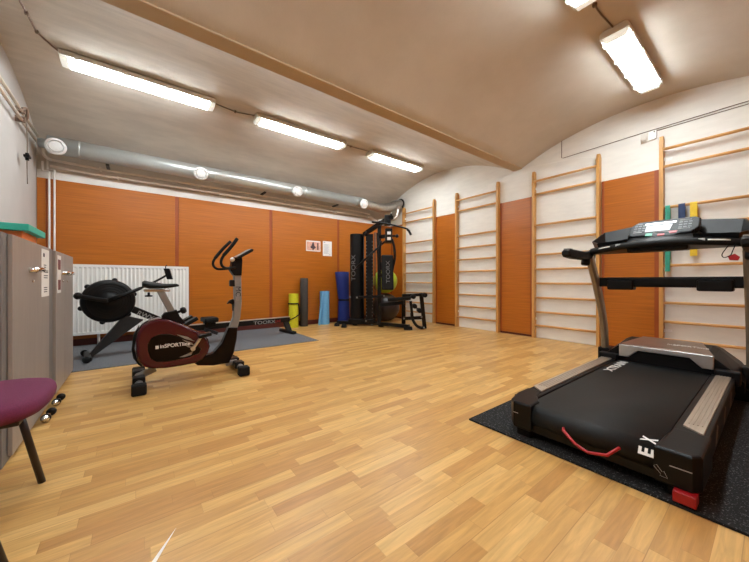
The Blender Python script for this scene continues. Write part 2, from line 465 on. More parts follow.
for (ya, yb), lab in zip(UP, labs):
    t = thing('wall_bars', lab, 'wall bars', (XR - .05, (ya + yb) / 2, 0), 'wall bars along the right wall')
    for y in (ya, yb):
        o = [(XR - .095, 2.71), (XR - .095, 0), (XR, 0), (XR, 2.74), (XR - .03, 2.785), (XR - .075, 2.785)]
        MB().prism([(x, y - .02, z) for (x, z) in o], (0, .04, 0), .003).build('upright', 'beech', t)
    for i, z in enumerate(RZ):
        x = XR - (.080 if i == 0 else .055)
        MB().tube([(x, yb + .015, z), (x, (ya + yb) / 2, z), (x, ya - .015, z)], .0175, 12).build('rung', 'rung', t)
    for z in (2.50, .32):
        for y, s in ((ya, -1), (yb, 1)):
            m_ = MB().box((XR - .04, min(y + s * .02, y + s * .026), z - .02), (XR, max(y + s * .02, y + s * .026), z + .02))
            m_.box((XR - .006, min(y + s * .02, y + s * .09), z - .015), (XR, max(y + s * .02, y + s * .09), z + .015))
            br = m_.build('bracket', 'vent', t); br['label'] = 'small white metal bracket'

# ================================================================== CEILING LAMPS
def make_lamp(x0, x1, y, label):
    z = vault_z(y) - .004
    t = thing('ceiling_lamp', label, 'ceiling lamp', ((x0 + x1) / 2, y, z), 'fluorescent ceiling lamps')
    def oct_(w, h, zz): return [(-w, zz), (w, zz), (w * .86, zz - h), (-w * .86, zz - h)]
    MB().prism([(x0, y + a, c) for a, c in ((-.085, z), (.085, z), (.112, z - .02), (.112, z - .066), (-.112, z - .066), (-.112, z - .02))], (x1 - x0, 0, 0), .006).build('housing', 'lamp_base', t)
    zt = z - .063
    cov = [(-.092, zt), (.092, zt), (.091, zt - .012), (.080, zt - .036), (-.080, zt - .036), (-.091, zt - .012)]
    MB().prism([(x0 + .075, y + a, c) for a, c in cov], (x1 - x0 - .15, 0, 0), .004).build('diffuser', 'lamp', t)
    for xa, xb in ((x0 + .008, x0 + .074), (x1 - .074, x1 - .008)):
        MB().prism([(xa, y + a, c) for a, c in cov], (xb - xa, 0, 0), .006).build('end_cover', 'lamp_clear', t)
    n = 4
    for i in range(n):
        xx = x0 + .14 + (x1 - x0 - .28) * i / (n - 1)
        for s in (-1, 1):
            MB().box((xx - .018, y + s * .110 - .012, z - .078), (xx + .018, y + s * .110 + .012, z - .040), .002).build('clip', 'lamp_base', t)
    return t
make_lamp(-.64, .84, 4.64, 'long glowing fluorescent lamp over the cabinets, leftmost of the far row')
make_lamp(1.37, 2.89, 4.64, 'glowing fluorescent lamp in the middle of the far row')
make_lamp(3.44, 4.78, 4.63, 'glowing fluorescent lamp nearest the back right corner, smallest in the photo')
make_lamp(3.50, 4.86, .925, 'glowing fluorescent lamp above the treadmill, running towards the right wall')
make_lamp(1.46, 2.95, .94, 'glowing fluorescent lamp cut off at the top edge of the photo')
make_lamp(-.5, .98, .94, 'glowing fluorescent lamp above the camera, outside the photo')

def cable(name, pts, r, m, label, clips=(), cat='cable', sub=6):
    t = thing(name, label, cat, pts[0])
    MB().tube(pts, r, 8, sub=sub).build('lead', m, t)
    for p in clips:
        MB().box(Vector(p) - Vector((.012, .016, .016)), Vector(p) + Vector((.012, .016, .012)), .003).build('clip', 'cable', t)
    return t
def cp(x, y): return Vector((x, y, vault_z(y) - .009))
cl = [cp(-.64, 4.62), cp(-.70, 4.52), cp(-.76, 4.36), cp(-.77, 4.05), cp(-.77, 3.75), cp(-.78, 3.45), cp(-.78, 3.15)]
cable('ceiling_cable', cl, .0075, 'pipe_brown', 'brown clipped cable running across the vault to the leftmost lamp', [cl[2], cl[3], cl[4], cl[5]])
cl = [cp(.835, 4.66), cp(.98, 4.69), cp(1.12, 4.71), cp(1.25, 4.69), cp(1.375, 4.65)]
cable('ceiling_cable', cl, .006, 'cable', 'thin brown cable between the left and middle lamps of the far row', [cl[2]])
cl = [cp(2.885, 4.65), cp(3.05, 4.665), cp(3.2, 4.66), cp(3.445, 4.64)]
cable('ceiling_cable', cl, .006, 'cable', 'thin brown cable between the middle and smallest lamps of the far row', [cl[1]])
cl = [cp(2.945, .94), cp(3.1, .95), cp(3.25, .95), cp(3.505, .93)]
cable('ceiling_cable', cl, .007, 'cable', 'brown cable joining the two lamps above the treadmill', [cl[1]])

# ================================================================== DUCT, PIPES
t = thing('ventilation_duct', 'round silver ventilation duct along the top of the back wall', 'duct', (1.6, 5.93, 2.66))
DY, DZ, DR = 5.93, 2.775, .115
MB().lathe((-1.02, DY, DZ), (1, 0, 0), [(0, 0), (.06, 0), (.06, .09), (DR, .09), (DR, 5.2), (0, 5.2)], 32).build('duct_pipe', 'galv', t)
for x in (-.62, 1.06, 2.74, 4.0):
    MB().lathe((x, DY, DZ), (1, 0, 0), [(DR - .004, -.012), (DR + .004, -.008), (DR + .004, .008), (DR - .004, .012)], 32).build('duct_joint', 'galv', t)
for x in (-.84, .85, 2.54, 4.16):
    vz = DZ - .03
    d = Vector((0, -.97, -.24)).normalized()
    c = Vector((x, DY, DZ - .02)) + d * (DR - .012)
    v = MB().lathe(c, d, [(.0, .0), (.06, .0), (.075, .018), (.107, .026), (.107, .034), (.083, .046), (.078, .046), (.078, .02)], 32).build('air_vent', 'vent', t)
    v['label'] = 'round white air valve on the duct'
    MB().lathe(c, d, [(.0, .050), (.055, .050), (.070, .044), (.070, .022), (0, .022)], 32).build('vent_disc', 'vent', v)
for x in (-.33, 1.95, 3.55):
    MB().box((x - .02, DY + .02, DZ - DR - .03), (x + .02, YB, DZ - DR - .005), .002).build('bracket', 'charcoal', t)
fp = smooth_path([Vector(p) for p in ((4.17, DY, DZ), (4.45, 5.91, 2.745), (4.75, 5.88, 2.73), (5.0, 5.86, 2.78), (5.16, 5.84, 2.86), (5.37, 5.83, 2.90))], 14)
MB().tube(fp, [.103 + .010 * (1 if i % 2 else -1) for i in range(len(fp))], 20).build('flexible_hose', 'foil', t)['label'] = 'crinkled silver hose end'
MB().lathe((5.30, 5.835, 2.90), (1, 0, 0), [(.10, 0), (.135, .005), (.135, .03), (.10, .04)], 28).build('collar', 'black_metal', t)
t = thing('drain_pipe', 'short silver elbow pipe dropping behind the gym below the flexible duct', 'pipe', (5.2, 5.95, 2.5))
MB().tube([(5.30, 5.80, 2.77), (5.24, 5.78, 2.80), (5.17, 5.76, 2.74), (5.15, 5.76, 2.62), (5.10, 5.8, 2.5), (4.95, 6.0, 2.47), (4.8, 6.18, 2.48)], .038, 14, sub=6).build('pipe', 'foil', t)

py = YB - .075
MB().tube([(4.5, py - .01, 2.53), (4.62, py - .02, 2.53), (4.78, py - .02, 2.47), (4.95, py - .02, 2.46)], .03, 12, sub=4).build('pipe_bend', 'pipe_white', t)['label'] = 'white bend'
def pipe(pts, r, m, label, clamps=(), cm='pipe_brown', sub=0):
    t = thing('heating_pipe', label, 'pipe', pts[0], 'heating pipes')
    MB().tube(pts, r, 12, sub=sub).build('pipe_run', m, t)
    for (lo, hi) in clamps: MB().box(lo, hi, .003).build('clamp', cm, t)
    return t
py = YB - .075
pipe([(-.95, py, 2.64), (-.5, py, 2.625), (4.2, py, 2.625), (4.6, py, 2.60)], .017, 'pipe', 'upper of two cream pipes running along the back wall under the duct',
     [((x - .012, py - .024, 2.60), (x + .012, YB, 2.65)) for x in (-.42, 1.05, 2.45, 3.5)], 'pipe')
pipe([(-.95, py, 2.55), (-.5, py, 2.535), (4.5, py, 2.535)], .017, 'pipe', 'lower of two cream pipes running along the back wall under the duct',
     [((x - .012, py - .028, 2.505), (x + .012, YB, 2.56)) for x in (-.22, 1.20, 2.60, 3.65)], 'pipe')
for x, x2, z, lab in ((-1.02, -.956, 2.47, 'left of two thin white pipes dropping down the corner to the radiator'),
                      (-.97, -.905, 2.50, 'right of two thin white pipes dropping down the corner to the radiator')):
    pipe([(x, py - .005, z + .13), (x, py - .005, z), (x2, py - .005, z), (x2, py - .005, .2)], .0125, 'pipe_white', lab)
lx = XL + .05
pipe([(lx, 2.0, 2.93), (lx, 6.08, 2.89)], .017, 'pipe', 'upper of two cream pipes high on the left wall',
     [((XL, y - .012, 2.87), (lx + .03, y + .012, 2.94)) for y in (5.28,)])
pipe([(lx, 2.0, 2.83), (lx, 6.10, 2.79)], .017, 'pipe', 'lower of two cream pipes high on the left wall',
     [((XL, y - .012, 2.77), (lx + .03, y + .012, 2.835)) for y in (5.28,)])
pipe([(lx, 6.09, 2.885), (lx + .01, 6.16, 2.885), (lx + .02, 6.185, 2.84), (lx + .03, py, 2.70), (lx + .08, py, 2.645), (-.93, py, 2.64)], .021, 'pipe_white', 'white corner pipe bend joining left wall and back wall pipes', sub=4)
t = thing('hanging_wire', 'thin dark wire with a black tap hanging from the left wall pipes', 'wire', (lx, 5.33, 2.2))
MB().tube([(lx + .02, 5.33, 2.93), (lx + .03, 5.36, 2.6), (lx + .02, 5.40, 2.34), (lx + .02, 5.42, 2.10)], .005, 6, sub=5).build('wire', 'cable', t)
MB().box((lx, 5.345, 2.40), (lx + .05, 5.43, 2.43), .004).box((lx + .01, 5.37, 2.37), (lx + .04, 5.40, 2.455), .004).build('tap', 'black', t)
MB().tube([(lx, 5.20, 2.86), (lx + .035, 5.28, 2.94), (lx + .035, 5.34, 2.87), (lx, 5.40, 2.82)], .014, 8, sub=4).build('valve', 'pipe_brown', t)

# ================================================================== RADIATOR
t = thing('radiator', 'white panel radiator low on the back wall', 'radiator', (-.05, 6.16, .165))
x0, x1, yf, z0, z1 = -.80, .705, 6.10, .168, 1.185
prof = []
pitch = (x1 - x0 - .06) / 29
prof.append((x0, yf))
for i in range(29):
    a = x0 + .03 + pitch * i
    prof += [(a, yf), (a + pitch * .28, yf), (a + pitch * .40, yf + .013), (a + pitch * .86, yf + .013), (a + pitch * .98, yf)]
prof.append((x1, yf))
b = MB()
b.grid([[(x, y if .04 < k < .96 else yf, z0 + (z1 - z0) * k) for (x, y) in prof] for k in (0, .03, .05, .95, .97, 1)], smooth=False)
b.build('front_panel', 'radiator', t)
MB().box((x0, yf + .014, z0 + .01), (x1, yf + .085, z1 - .012)).build('core', 'radiator', t)
MB().box((x0 - .004, yf + .002, z0), (x0, yf + .10, z1), .001).box((x1, yf - .001, z0), (x1 + .006, yf + .10, z1), .002).build('side_cover', 'radiator', t)
b = MB().box((x0, yf + .0, z1), (x1, yf + .012, z1 + .006)).box((x0, yf + .088, z1), (x1, yf + .10, z1 + .006))
for i in range(60): b.box((x0 + .012 + i * .0252, yf + .012, z1 - .002), (x0 + .02 + i * .0252, yf + .088, z1 + .005))
b.build('top_grille', 'radiator', t)
for x in (-.44, .45):
    MB().tube([(x, yf + .05, z0 + .02), (x, yf + .05, .0085)], .017, 12).build('foot', 'pipe_white', t)
for x in (-.5, .45): MB().box((x - .02, yf + .08, .9), (x + .02, YB - .024, .94)).build('wall_bracket', 'radiator', t)

# ================================================================== NOTICES ON THE BACK WALL
yp = YB - .022
t = thing('notice', 'landscape colour photo print pinned on the orange back wall panel', 'notice', (3.09, yp, 1.60), 'notices on the back wall')
MB().box((2.92, yp - .002, 1.605), (3.265, yp + .001, 1.835)).build('sheet', 'paper', t)
MB().box((2.935, yp - .003, 1.62), (3.25, yp - .0018, 1.81)).build('picture', 'pink_paper', t)
b = MB()
fig = [(3.02, 1.70), (3.05, 1.73), (3.07, 1.79), (3.085, 1.815), (3.105, 1.78), (3.12, 1.72), (3.15, 1.70), (3.14, 1.67), (3.10, 1.655), (3.095, 1.625), (3.07, 1.63), (3.07, 1.66), (3.03, 1.67)]
b.prism([(x, yp - .0042, z) for x, z in fig], (0, .001, 0)); b.box((3.185, yp - .0042, 1.64), (3.215, yp - .003, 1.79))
b.build('printed_figure', 'dark_photo', t)
t = thing('notice', 'white portrait sheet of small print pinned on the back wall beside the photo print', 'notice', (3.44, yp, 1.51), 'notices on the back wall')
MB().box((3.325, yp - .002, 1.515), (3.555, yp + .001, 1.85)).build('sheet', 'paper', t)
b = MB().box((3.345, yp - .0032, 1.81), (3.385, yp - .002, 1.835)).box((3.495, yp - .0032, 1.535), (3.515, yp - .002, 1.56))
for i in range(13): b.box((3.35, yp - .0032, 1.775 - i * .017), (3.35 + random.uniform(.10, .17), yp - .002, 1.781 - i * .017))
b.build('printed_text', 'grey_ink', t)

# ================================================================== ROLLED MATS
MG = 'rolled mats and foam roller against the back wall'
def spiral_roll(c, r, h, turns, core=.015, th=.007, lean=0, n=90):
    pts = []
    for i in range(n + 1):
        a = 2 * PI * turns * i / n
        rr = core + (r - core) * i / n
        pts.append((rr * math.cos(a), rr * math.sin(a), rr))
    rows = []
    for z, k in ((0, 1), (h, 1)):
        pass
    outer = [Vector((c[0] + x * 1, c[1] + y * 1, 0)) for x, y, _ in pts]
    inner = [Vector((c[0] + x * (1 - th / max(rr, th * 2)), c[1] + y * (1 - th / max(rr, th * 2)), 0)) for x, y, rr in pts]
    b = MB()
    def lev(z): return [p + Vector((0, lean * z / h, z)) for p in outer], [p + Vector((0, lean * z / h, z)) for p in inner]
    o0, i0 = lev(0); o1, i1 = lev(h)
    b.grid([o0, o1]); b.grid([i0, i1]); b.grid([o1, i1], False); b.grid([o0, i0], False)
    b._faces([o0[-1], o1[-1], i1[-1], i0[-1]], [(0, 1, 2, 3)])
    return b
t = thing('rolled_mat', 'yellow rolled exercise mat with a black strap, beside the rower foot', 'exercise mat', (2.56, 6.06, 0), MG)
spiral_roll((2.56, 6.06), .102, .69, 5).build('mat_roll', 'yellow_mat', t)
b = MB().lathe((2.56, 6.06, .475), (0, 0, 1), [(.104, 0), (.107, .004), (.107, .024), (.104, .028)], 28)
b.tube([(2.62, 5.965, .49), (2.64, 5.95, .40), (2.645, 5.95, .28), (2.60, 5.93, .25), (2.45, 5.90, .19), (2.28, 5.78, .21)], .011, 8, sub=6)
b.build('strap', 'rubber', t)
tag(MB().lathe((2.81, 6.09, 0), (0, 0, 1), [(0, 0), (.078, 0), (.082, .006), (.082, 1.004), (.078, 1.01), (.03, 1.01), (.03, 1.0), (0, 1.0)], 32).build('foam_roller', 'dark_foam'),
    'tall dark foam roller standing between yellow and light blue mats', 'foam roller', MG)
t = thing('rolled_mat', 'light blue rolled foam mat with a loose outer edge', 'exercise mat', (3.28, 6.11, 0), MG)
spiral_roll((3.30, 6.11), .112, .725, 4).build('mat_roll', 'light_blue', t)
MB().grid([[(3.19 - .03 * k, 6.09, 0), (3.165 - .04 * k, 6.06, 0), (3.15 - .05 * k, 6.00, 0), (3.165 - .03 * k, 5.985, 0)] if z == 0 else
           [(3.20, 6.09, z), (3.19, 6.06, z), (3.195, 6.00, z), (3.215, 5.99, z)] for z, k in ((0, 1), (.71, 0))]).build('loose_edge', 'light_blue', t)
t = thing('rolled_mat', 'tall deep blue rolled mat standing beside the weight tower', 'exercise mat', (3.78, 6.06, 0), MG)
bb = spiral_roll((3.845, 6.08), .145, 1.15, 5, n=120)
for v in bb.bm.verts:
    z = v.co.z
bb2 = MB()
pr = [(.0, 0), (.135, 0), (.138, .02), (.128, .45), (.122, .52), (.128, .60), (.148, .95), (.158, 1.15), (.148, 1.155), (.12, 1.15)]
bb.bm.free()
bb2.lathe((3.775, 6.06, 0), (0, 0, 1), pr, 32)
for v in bb2.bm.verts: v.co.x -= .05 * max(0, (v.co.z - .5) / .65)
bb2.build('mat_roll', 'blue_mat', t)
b = MB()
for i in range(4): b.lathe((3.725, 6.06, 1.12), (0, 0, 1), [(.12 - i * .028, .03), (.118 - i * .028, .034), (.106 - i * .028, .034), (.104 - i * .028, -.02)], 28)
b.build('spiral_end', 'blue_mat', t)
MB().lathe((3.775, 6.06, .50), (0, 0, 1), [(.124, 0), (.128, .005), (.128, .04), (.124, .045)], 32).build('strap', 'rubber', t)

# ================================================================== FLOOR COVERS
tag(MB().box((-1.0, 4.46, 0), (2.31, 6.225, .008), .003).build('carpet_mat', 'grey_carpet'), 'grey carpet mat under the rowing machine', 'mat')
MT = .012
tag(MB().box((1.80, -.35, 0), (4.75, 1.285, MT), .003).build('rubber_mat', 'black_mat'), 'black speckled rubber mat under the treadmill', 'mat')
CT = .008

tag(MB().prism([(.122, 1.41, 0), (.040, 1.286, 0), (-.02, 1.19, 0), (.012, 1.175, 0), (.053, 1.279, 0)], (0, 0, .0012)).build('painted_glint', 'paper'), 'thin white tapering painted glint on the wooden floor at the bottom edge of the photo', 'painted glint')  # light glint on the floor, drawn as a flat white shape

# ================================================================== EXERCISE BIKE
BY = 3.58
t = thing('exercise_bike', 'burgundy and black exercise bike on the wooden floor in front of the radiator', 'exercise bike', (.45, BY, 0))
sc = 140 / 463
def bp_(cx, cy, Y=BY): return at(120 + cx * sc, 230 + cy * sc, Y=Y)
nf, ff = BY - .105, BY + .105
shell = [(52, 395), (51, 362), (58, 337), (75, 316), (100, 301), (130, 294), (165, 298), (200, 310), (240, 329), (275, 345), (293, 361), (299, 385), (292, 410), (275, 429), (250, 442), (200, 452), (150, 459), (110, 461), (80, 455), (62, 438), (54, 415)]
MB().prism([bp_(x, y, nf) for x, y in shell], (0, ff - nf, 0), .03, 4, True).build('shell', 'burgundy', t)
inl = [(92, 402), (92, 377), (104, 357), (130, 345), (165, 344), (205, 355), (245, 374), (268, 392), (262, 408), (228, 421), (170, 433), (122, 437), (101, 425)]
MB().prism([bp_(x, y, nf - .004) for x, y in inl], (0, .01, 0), .003).build('side_inlay', 'shell_black', t)
hub = [(38, 397), (44, 350), (64, 318), (52, 360), (48, 395), (56, 430), (75, 455), (60, 446), (44, 425)]
MB().prism([bp_(x, y, BY - .06) for x, y in hub], (0, .12, 0), .006).build('rear_guard', 'rubber', t)
for pl in ([(188, 346), (225, 354), (246, 368), (215, 360)], [(205, 362), (236, 372), (250, 384), (228, 377)], [(214, 378), (240, 386), (236, 391), (222, 386)], [(196, 421), (222, 410), (242, 400), (236, 413), (214, 420)]):
    MB().prism([bp_(x, y, nf - .0065) for x, y in pl], (0, .004, 0)).build('decal', 'gold', t)
text('inSPORTline', bp_(132, 391, nf - .0075), (1, 0, -.0), (0, 0, 1), .047, 'print', t, bold=.0008, lab='white brand lettering on the shell')
MB().box(bp_(117, 394, nf) - Vector((0, .0085, 0)), bp_(128, 382, nf) + Vector((0, 0, 0)), .002).build('logo_mark', 'print', t)
lit = [(131, 306), (150, 309), (163, 316), (148, 313)]
# lower frame, front cover and column
cov = [(240, 438), (290, 414), (310, 408), (338, 375), (360, 323), (390, 323), (387, 360), (377, 408), (362, 440), (310, 449), (258, 449)]
MB().prism([bp_(x, y, BY - .05) for x, y in cov], (0, .10, 0), .014, 3).build('front_cover', 'shell_black', t)
colm = [(361, 326), (374, 290), (379, 240), (377, 148), (402, 147), (404, 240), (399, 290), (389, 326)]
cl_ = MB().prism([bp_(x, y, BY - .032) for x, y in colm], (0, .064, 0), .014, 3).build('column', 'silver_matte', t)
text('MC', bp_(383, 186, BY - .034), (0, 0, -1), (1, 0, 0), .075, 'ink', cl_)
text('450', bp_(384, 213, BY - .034), (0, 0, -1), (1, 0, 0), .045, 'print_dim', cl_)
kn = MB().box(bp_(365, 187, BY - .03), bp_(381, 165, BY + .03), .008); kn.cyl(bp_(362, 176, BY), bp_(367, 176, BY), .028); kn.build('tilt_knob', 'black', t)
MB().prism([bp_(x, y, BY - .02) for x, y in ((354, 245), (362, 233), (375, 228), (380, 236), (380, 268), (374, 268), (372, 246), (364, 243))], (0, .04, 0), .004).build('bottle_hook', 'black', t)
head = [(376, 92), (404, 86), (406, 100), (403, 150), (378, 150), (366, 132)]
MB().prism([bp_(x, y, BY - .055) for x, y in head], (0, .11, 0), .01, 3).build('console_neck', 'black', t)
cs = MB().prism([bp_(x, y, BY - .12) for x, y in ((384, 91), (436, 62), (443, 64), (441, 70), (398, 94))], (0, .24, 0), .006).build('console', 'black', t)
MB().prism([bp_(x, y, BY - .10) for x, y in ((388, 87.6), (434, 61.5), (434, 62.6), (388, 88.8))], (0, .2, 0)).build('display', 'silver_matte', cs)
MB().sphere(bp_(372, 98, BY - .045), .024, 16, 10).build('sensor_cap', 'vent', t)
for off, pts in ((-.055, ((386, 124), (350, 126), (322, 128), (311, 119), (309, 106), (317, 90), (340, 62), (366, 38))),
                 (-.19, ((388, 124), (360, 125), (344, 123), (335, 114), (336, 99), (348, 80), (370, 55), (388, 27)))):
    pass
near = [(386, 124), (362, 126), (345, 124), (336, 115), (335, 100), (346, 80), (368, 55), (388, 28)]
far = [(384, 124), (350, 128), (324, 129), (311, 121), (308, 107), (317, 90), (340, 63), (366, 38)]
for pl, ysg in ((near, -1), (far, 1)):
    pts = []
    for i, (x, y) in enumerate(pl):
        k = min(1, i / 2.2)
        pts.append(bp_(x, y, BY + ysg * (.03 + .17 * k)))
    hb = MB().tube(pts, .0135, 12, sub=6).build('handlebar', 'black_soft', t)
    MB().tube([pts[4] + (pts[5] - pts[4]) * .8, pts[5], pts[6], pts[7]], .0175, 12, sub=5).build('grip', 'black_soft', hb)
# seat
sp0, sp1 = bp_(133, 200), bp_(174, 276)
MB().bar(sp0, sp1, .045, .058, (1, 0, 0), .008).build('seat_post', 'silver_matte', t)
MB().prism([bp_(x, y, BY - .035) for x, y in ((148, 274), (188, 264), (198, 285), (218, 306), (205, 314), (160, 300), (140, 296), (138, 285))], (0, .07, 0), .008).build('post_sleeve', 'black', t)
MB().lathe(bp_(190, 272, BY - .03), (.5, -.3, .2), [(0, 0), (.012, 0), (.012, .04), (.03, .042), (.033, .06), (.026, .075), (0, .078)], 16).build('post_knob', 'black', t)
MB().box(bp_(78, 205, BY - .025), bp_(166, 195, BY + .025), .006).build('seat_slider', 'silver', t)
MB().lathe(bp_(95, 206, BY - .01), (0, 0, -1), [(0, 0), (.01, 0), (.01, .025), (.03, .028), (.03, .04), (0, .043)], 14).build('slider_knob', 'black', t)
sL, sR = bp_(73, 183), bp_(195, 183)
L_ = sR.x - sL.x
rows = []
prof = [(0, .085, .02), (.06, .112, .035), (.2, .12, .042), (.4, .10, .036), (.58, .062, .026), (.78, .036, .022), (.94, .026, .016), (1, .008, .004)]
for k, w, h in prof:
    x = sL.x + L_ * k
    zc = sL.z + .012 * math.sin(k * 3.1) * -1 + (.012 if k < .15 else 0)
    rows.append([(x, BY + w * math.cos(a), zc + (h if math.sin(a) > 0 else .03 * (1 - .6 * k)) * math.sin(a)) for a in [2 * PI * i / 16 for i in range(17)]])
b = MB().grid(rows); b.bm.faces.new(b.bm.verts[0:16]) if False else None
b._faces(rows[0][:16], [tuple(range(16))], True); b._faces(rows[-1][:16], [tuple(range(16))], True)
b.build('saddle', 'black_soft', t)
# crank and pedals
ck = bp_(241, 392, nf - .012)
ck.y = nf - .022
MB().bar(ck, bp_(270, 350, nf - .03), .024, .024, (0, -1, 0), .006).cyl(ck + Vector((0, .03, 0)), ck - Vector((0, .012, 0)), .02).build('crank_arm', 'silver', t)
pd = bp_(280, 347, nf - .07)
ckp = MB().obox(pd, (.055, 0, .01), (0, .05, 0), (-.003, 0, .016), .006); ckp.cyl(bp_(268, 352, nf - .025), pd, .008); ckp.build('pedal', 'black', t)
c2 = Vector((2 * ck.x - bp_(268, 352, nf).x, ff + .02, 2 * ck.z - bp_(268, 352, nf).z))
MB().bar(Vector((ck.x, ff + .012, ck.z)), c2, .02, .024, (0, -1, 0), .006).build('crank_arm', 'silver', t)
MB().obox(c2 + Vector((0, .06, 0)), (.055, 0, .01), (0, .05, 0), (-.003, 0, .016), .006).build('pedal', 'black', t)
# feet
rx = .02
b = MB().bar(bp_(118, 456, BY), (rx, BY, .075), .07, .05, (0, 0, 1), .006); b.build('rear_frame', 'silver_matte', t)
st = MB().tube([(rx, BY - .30, .048), (rx, BY, .062), (rx, BY + .30, .048)], .032, 14, sub=6).build('rear_stabiliser', 'silver_matte', t)
fx = .86
MB().bar(bp_(350, 440, BY), (fx - .01, BY, .07), .06, .05, (0, 0, 1), .006).build('front_frame', 'silver_matte', t)
st2 = MB().tube([(fx, BY - .25, .048), (fx, BY, .062), (fx, BY + .25, .048)], .032, 14, sub=6).build('front_stabiliser', 'silver_matte', t)
for x, l, s_ in ((rx, .285, st), (fx, .25, st2)):
    for s in (-1, 1):
        MB().box((x - .052, BY + s * (l + .03) - .065, 0), (x + .052, BY + s * (l + .03) + .03, .092), .016, 3).build('end_cap', 'rubber', s_)
        MB().box((x - .046, BY + s * (l - .15) - .06, .035), (x + .046, BY + s * (l - .15) + .06, .105), .012, 3).build('stabiliser_cover', 'black', s_)

# ================================================================== ROWING MACHINE
RP0, RD = Vector((-.46, 5.08, 0)), Vector((.9915, .13, 0)); RD.normalize()
RN = Vector((RD.y, -RD.x, 0))            # towards the viewer
def rp_(x, y, off=0): return at(x, y, plane=(RP0 + RN * off, RN))
t = thing('rowing_machine', 'black rowing machine with a big round flywheel on the grey carpet mat', 'rowing machine', (.8, 5.25, CT))
fc = rp_(108.7, 301)
fr = .265
fh = MB().lathe(fc, RN, [(0, -.085), (.16, -.085), (.25, -.07), (fr, -.045), (fr, .045), (.25, .07), (.20, .082), (.085, .085), (.08, .098), (.0, .10)], 48).build('flywheel_housing', 'black', t)
b = MB()
for r0 in (.125, .155, .185, .215):
    b.lathe(fc, RN, [(r0 - .006, .080), (r0, .088), (r0 + .006, .080)], 48)
b.build('vent_ring', 'rubber', fh)
for k in range(6):
    a = k * PI / 3 + .3
    c = fc + (RD * math.cos(a) + Vector((0, 0, 1)) * math.sin(a)) * fr
    MB().sphere(c, .03, 12, 8).build('rim_lug', 'black', fh)
up_ = Vector((0, 0, 1))
MB().bar(rp_(77, 296, .11), rp_(108, 301, .11), .05, .05, up_, .012).sphere(rp_(78, 296, .11), .042, 14, 10).build('carry_handle', 'black', t)
MB().tube([rp_(108, 301, .10), rp_(124, 295, .10), rp_(141, 288, .08)], [.03, .024, .02], 12).build('monitor_arm', 'black', t)
MB().tube([rp_(140, 288.5, .06), rp_(150, 284, .03), rp_(160, 279, 0), rp_(167, 275, 0)], .014, 10, sub=5).build('monitor_bracket', 'black', t)
mo = rp_(168.5, 274)
mn = MB().obox(mo, RD * .028 + RN * .03, RN * .07 - RD * .02, Vector((-.02, 0, .075)), .008).build('monitor', 'black', t)
MB().tube([mo + Vector((-.03, 0, .06)), mo + Vector((-.035, -.01, .10)), mo + Vector((-.02, -.01, .125))], .006, 6).build('phone_clip', 'black', mn)
# main beam from flywheel down to the rail
bm_ = MB().bar(rp_(114, 301.5), rp_(163, 321.5), .09, .085, up_, .01).build('main_beam', 'black_metal', t)
text('RWX', rp_(136, 314.5, .047), rp_(146, 318.3, .047) - rp_(136, 314.5, .047), up_, .085, 'print_dim', bm_)
rl0, rl1 = rp_(160, 331), rp_(289, 319.3)
ra = MB().bar(rl0, rl1, .075, .082, up_, .006).build('rail', 'black_metal', t)
d_ = (rl1 - rl0).normalized(); u_ = Vector((0, 0, 1)) - d_ * d_.z; u_.normalize()
MB().bar(rl0 + u_ * .047, rl1 + u_ * .047, .05, .014, up_, .003).build('rail_track', 'silver', ra)
text('TOORX', rp_(253.5, 324.8, .039), d_, up_, .075, 'print_dim', ra, sx=1.45)
o_ = text('LINE', rp_(275, 322.7, .039), d_, up_, .062, 'red', ra, lab='red lettering', sx=.9)
# foot plate cradle and seat
MB().bar(rp_(150, 320), rp_(178, 331), .16, .05, up_, .01).build('foot_cradle', 'black', t)
for s in (-1, 1):
    MB().obox(rp_(186, 322) + RN * (.12 * s), RD * .11 + up_ * .06, RN * .055, RD * -.012 + up_ * .022, .008).build('footrest', 'black', t)
sd = rp_(209.5, 319.5)
se = MB().obox(sd, RD * .095, RN * .13, up_ * .036, .022, 4).build('seat', 'black_soft', t)
MB().obox(sd - up_ * .065, RD * .075, RN * .06, up_ * .045, .01).build('seat_carriage', 'black', se)
MB().bar(rp_(203, 329) , rp_(217, 333), .1, .05, up_, .008).build('carriage_guide', 'charcoal', se)
# front leg
leg = [rp_(124, 315), rp_(143.5, 319.5), rp_(91, 362), rp_(85, 362)]
for p in leg[2:]: p.z = CT + .012
MB().prism([p + RN * .035 for p in leg], RN * -.07, .008).build('front_leg', 'charcoal', t)
ff0 = rp_(87.5, 364.5); ff0.z = CT + .036
MB().bar(ff0 - RN * .25, ff0 + RN * .25, .055, .045, up_, .008).build('front_foot', 'black_metal', t)
for s in (-1, 1):
    c = ff0 + RN * (.25 * s) - RD * .02; c.z = CT + .036
    MB().lathe(c - RN * .035, RN, [(0, 0), (.026, 0), (.036, .008), (.036, .052), (.026, .06), (0, .06)], 20).build('transport_wheel', 'rubber', t)
# rear leg
re_ = rl1 - d_ * .07
rf = Vector((re_.x + .05, re_.y, CT + .025))
MB().prism([re_ + RD * -.045 + RN * .03 - up_ * .03, re_ + RD * .05 + RN * .03 - up_ * .03, rf + RD * .07 + RN * .03, rf + RD * -.03 + RN * .03], RN * -.06, .008).build('rear_leg', 'charcoal', t)
MB().bar(rf - RN * .26, rf + RN * .22, .09, .05, up_, .014).build('rear_foot', 'rubber', t)

# ================================================================== HOME GYM
t = thing('home_gym', 'tall black multi station home gym with weight tower in the back right corner', 'home gym', (4.0, 5.0, 0))
def g(x, y, d): return at(x, y, d=d)
FWD = Vector((SN, CS, 0)); RGT = Vector((CS, -SN, 0))
def ground(x, y): return at(x, y, Z=0)
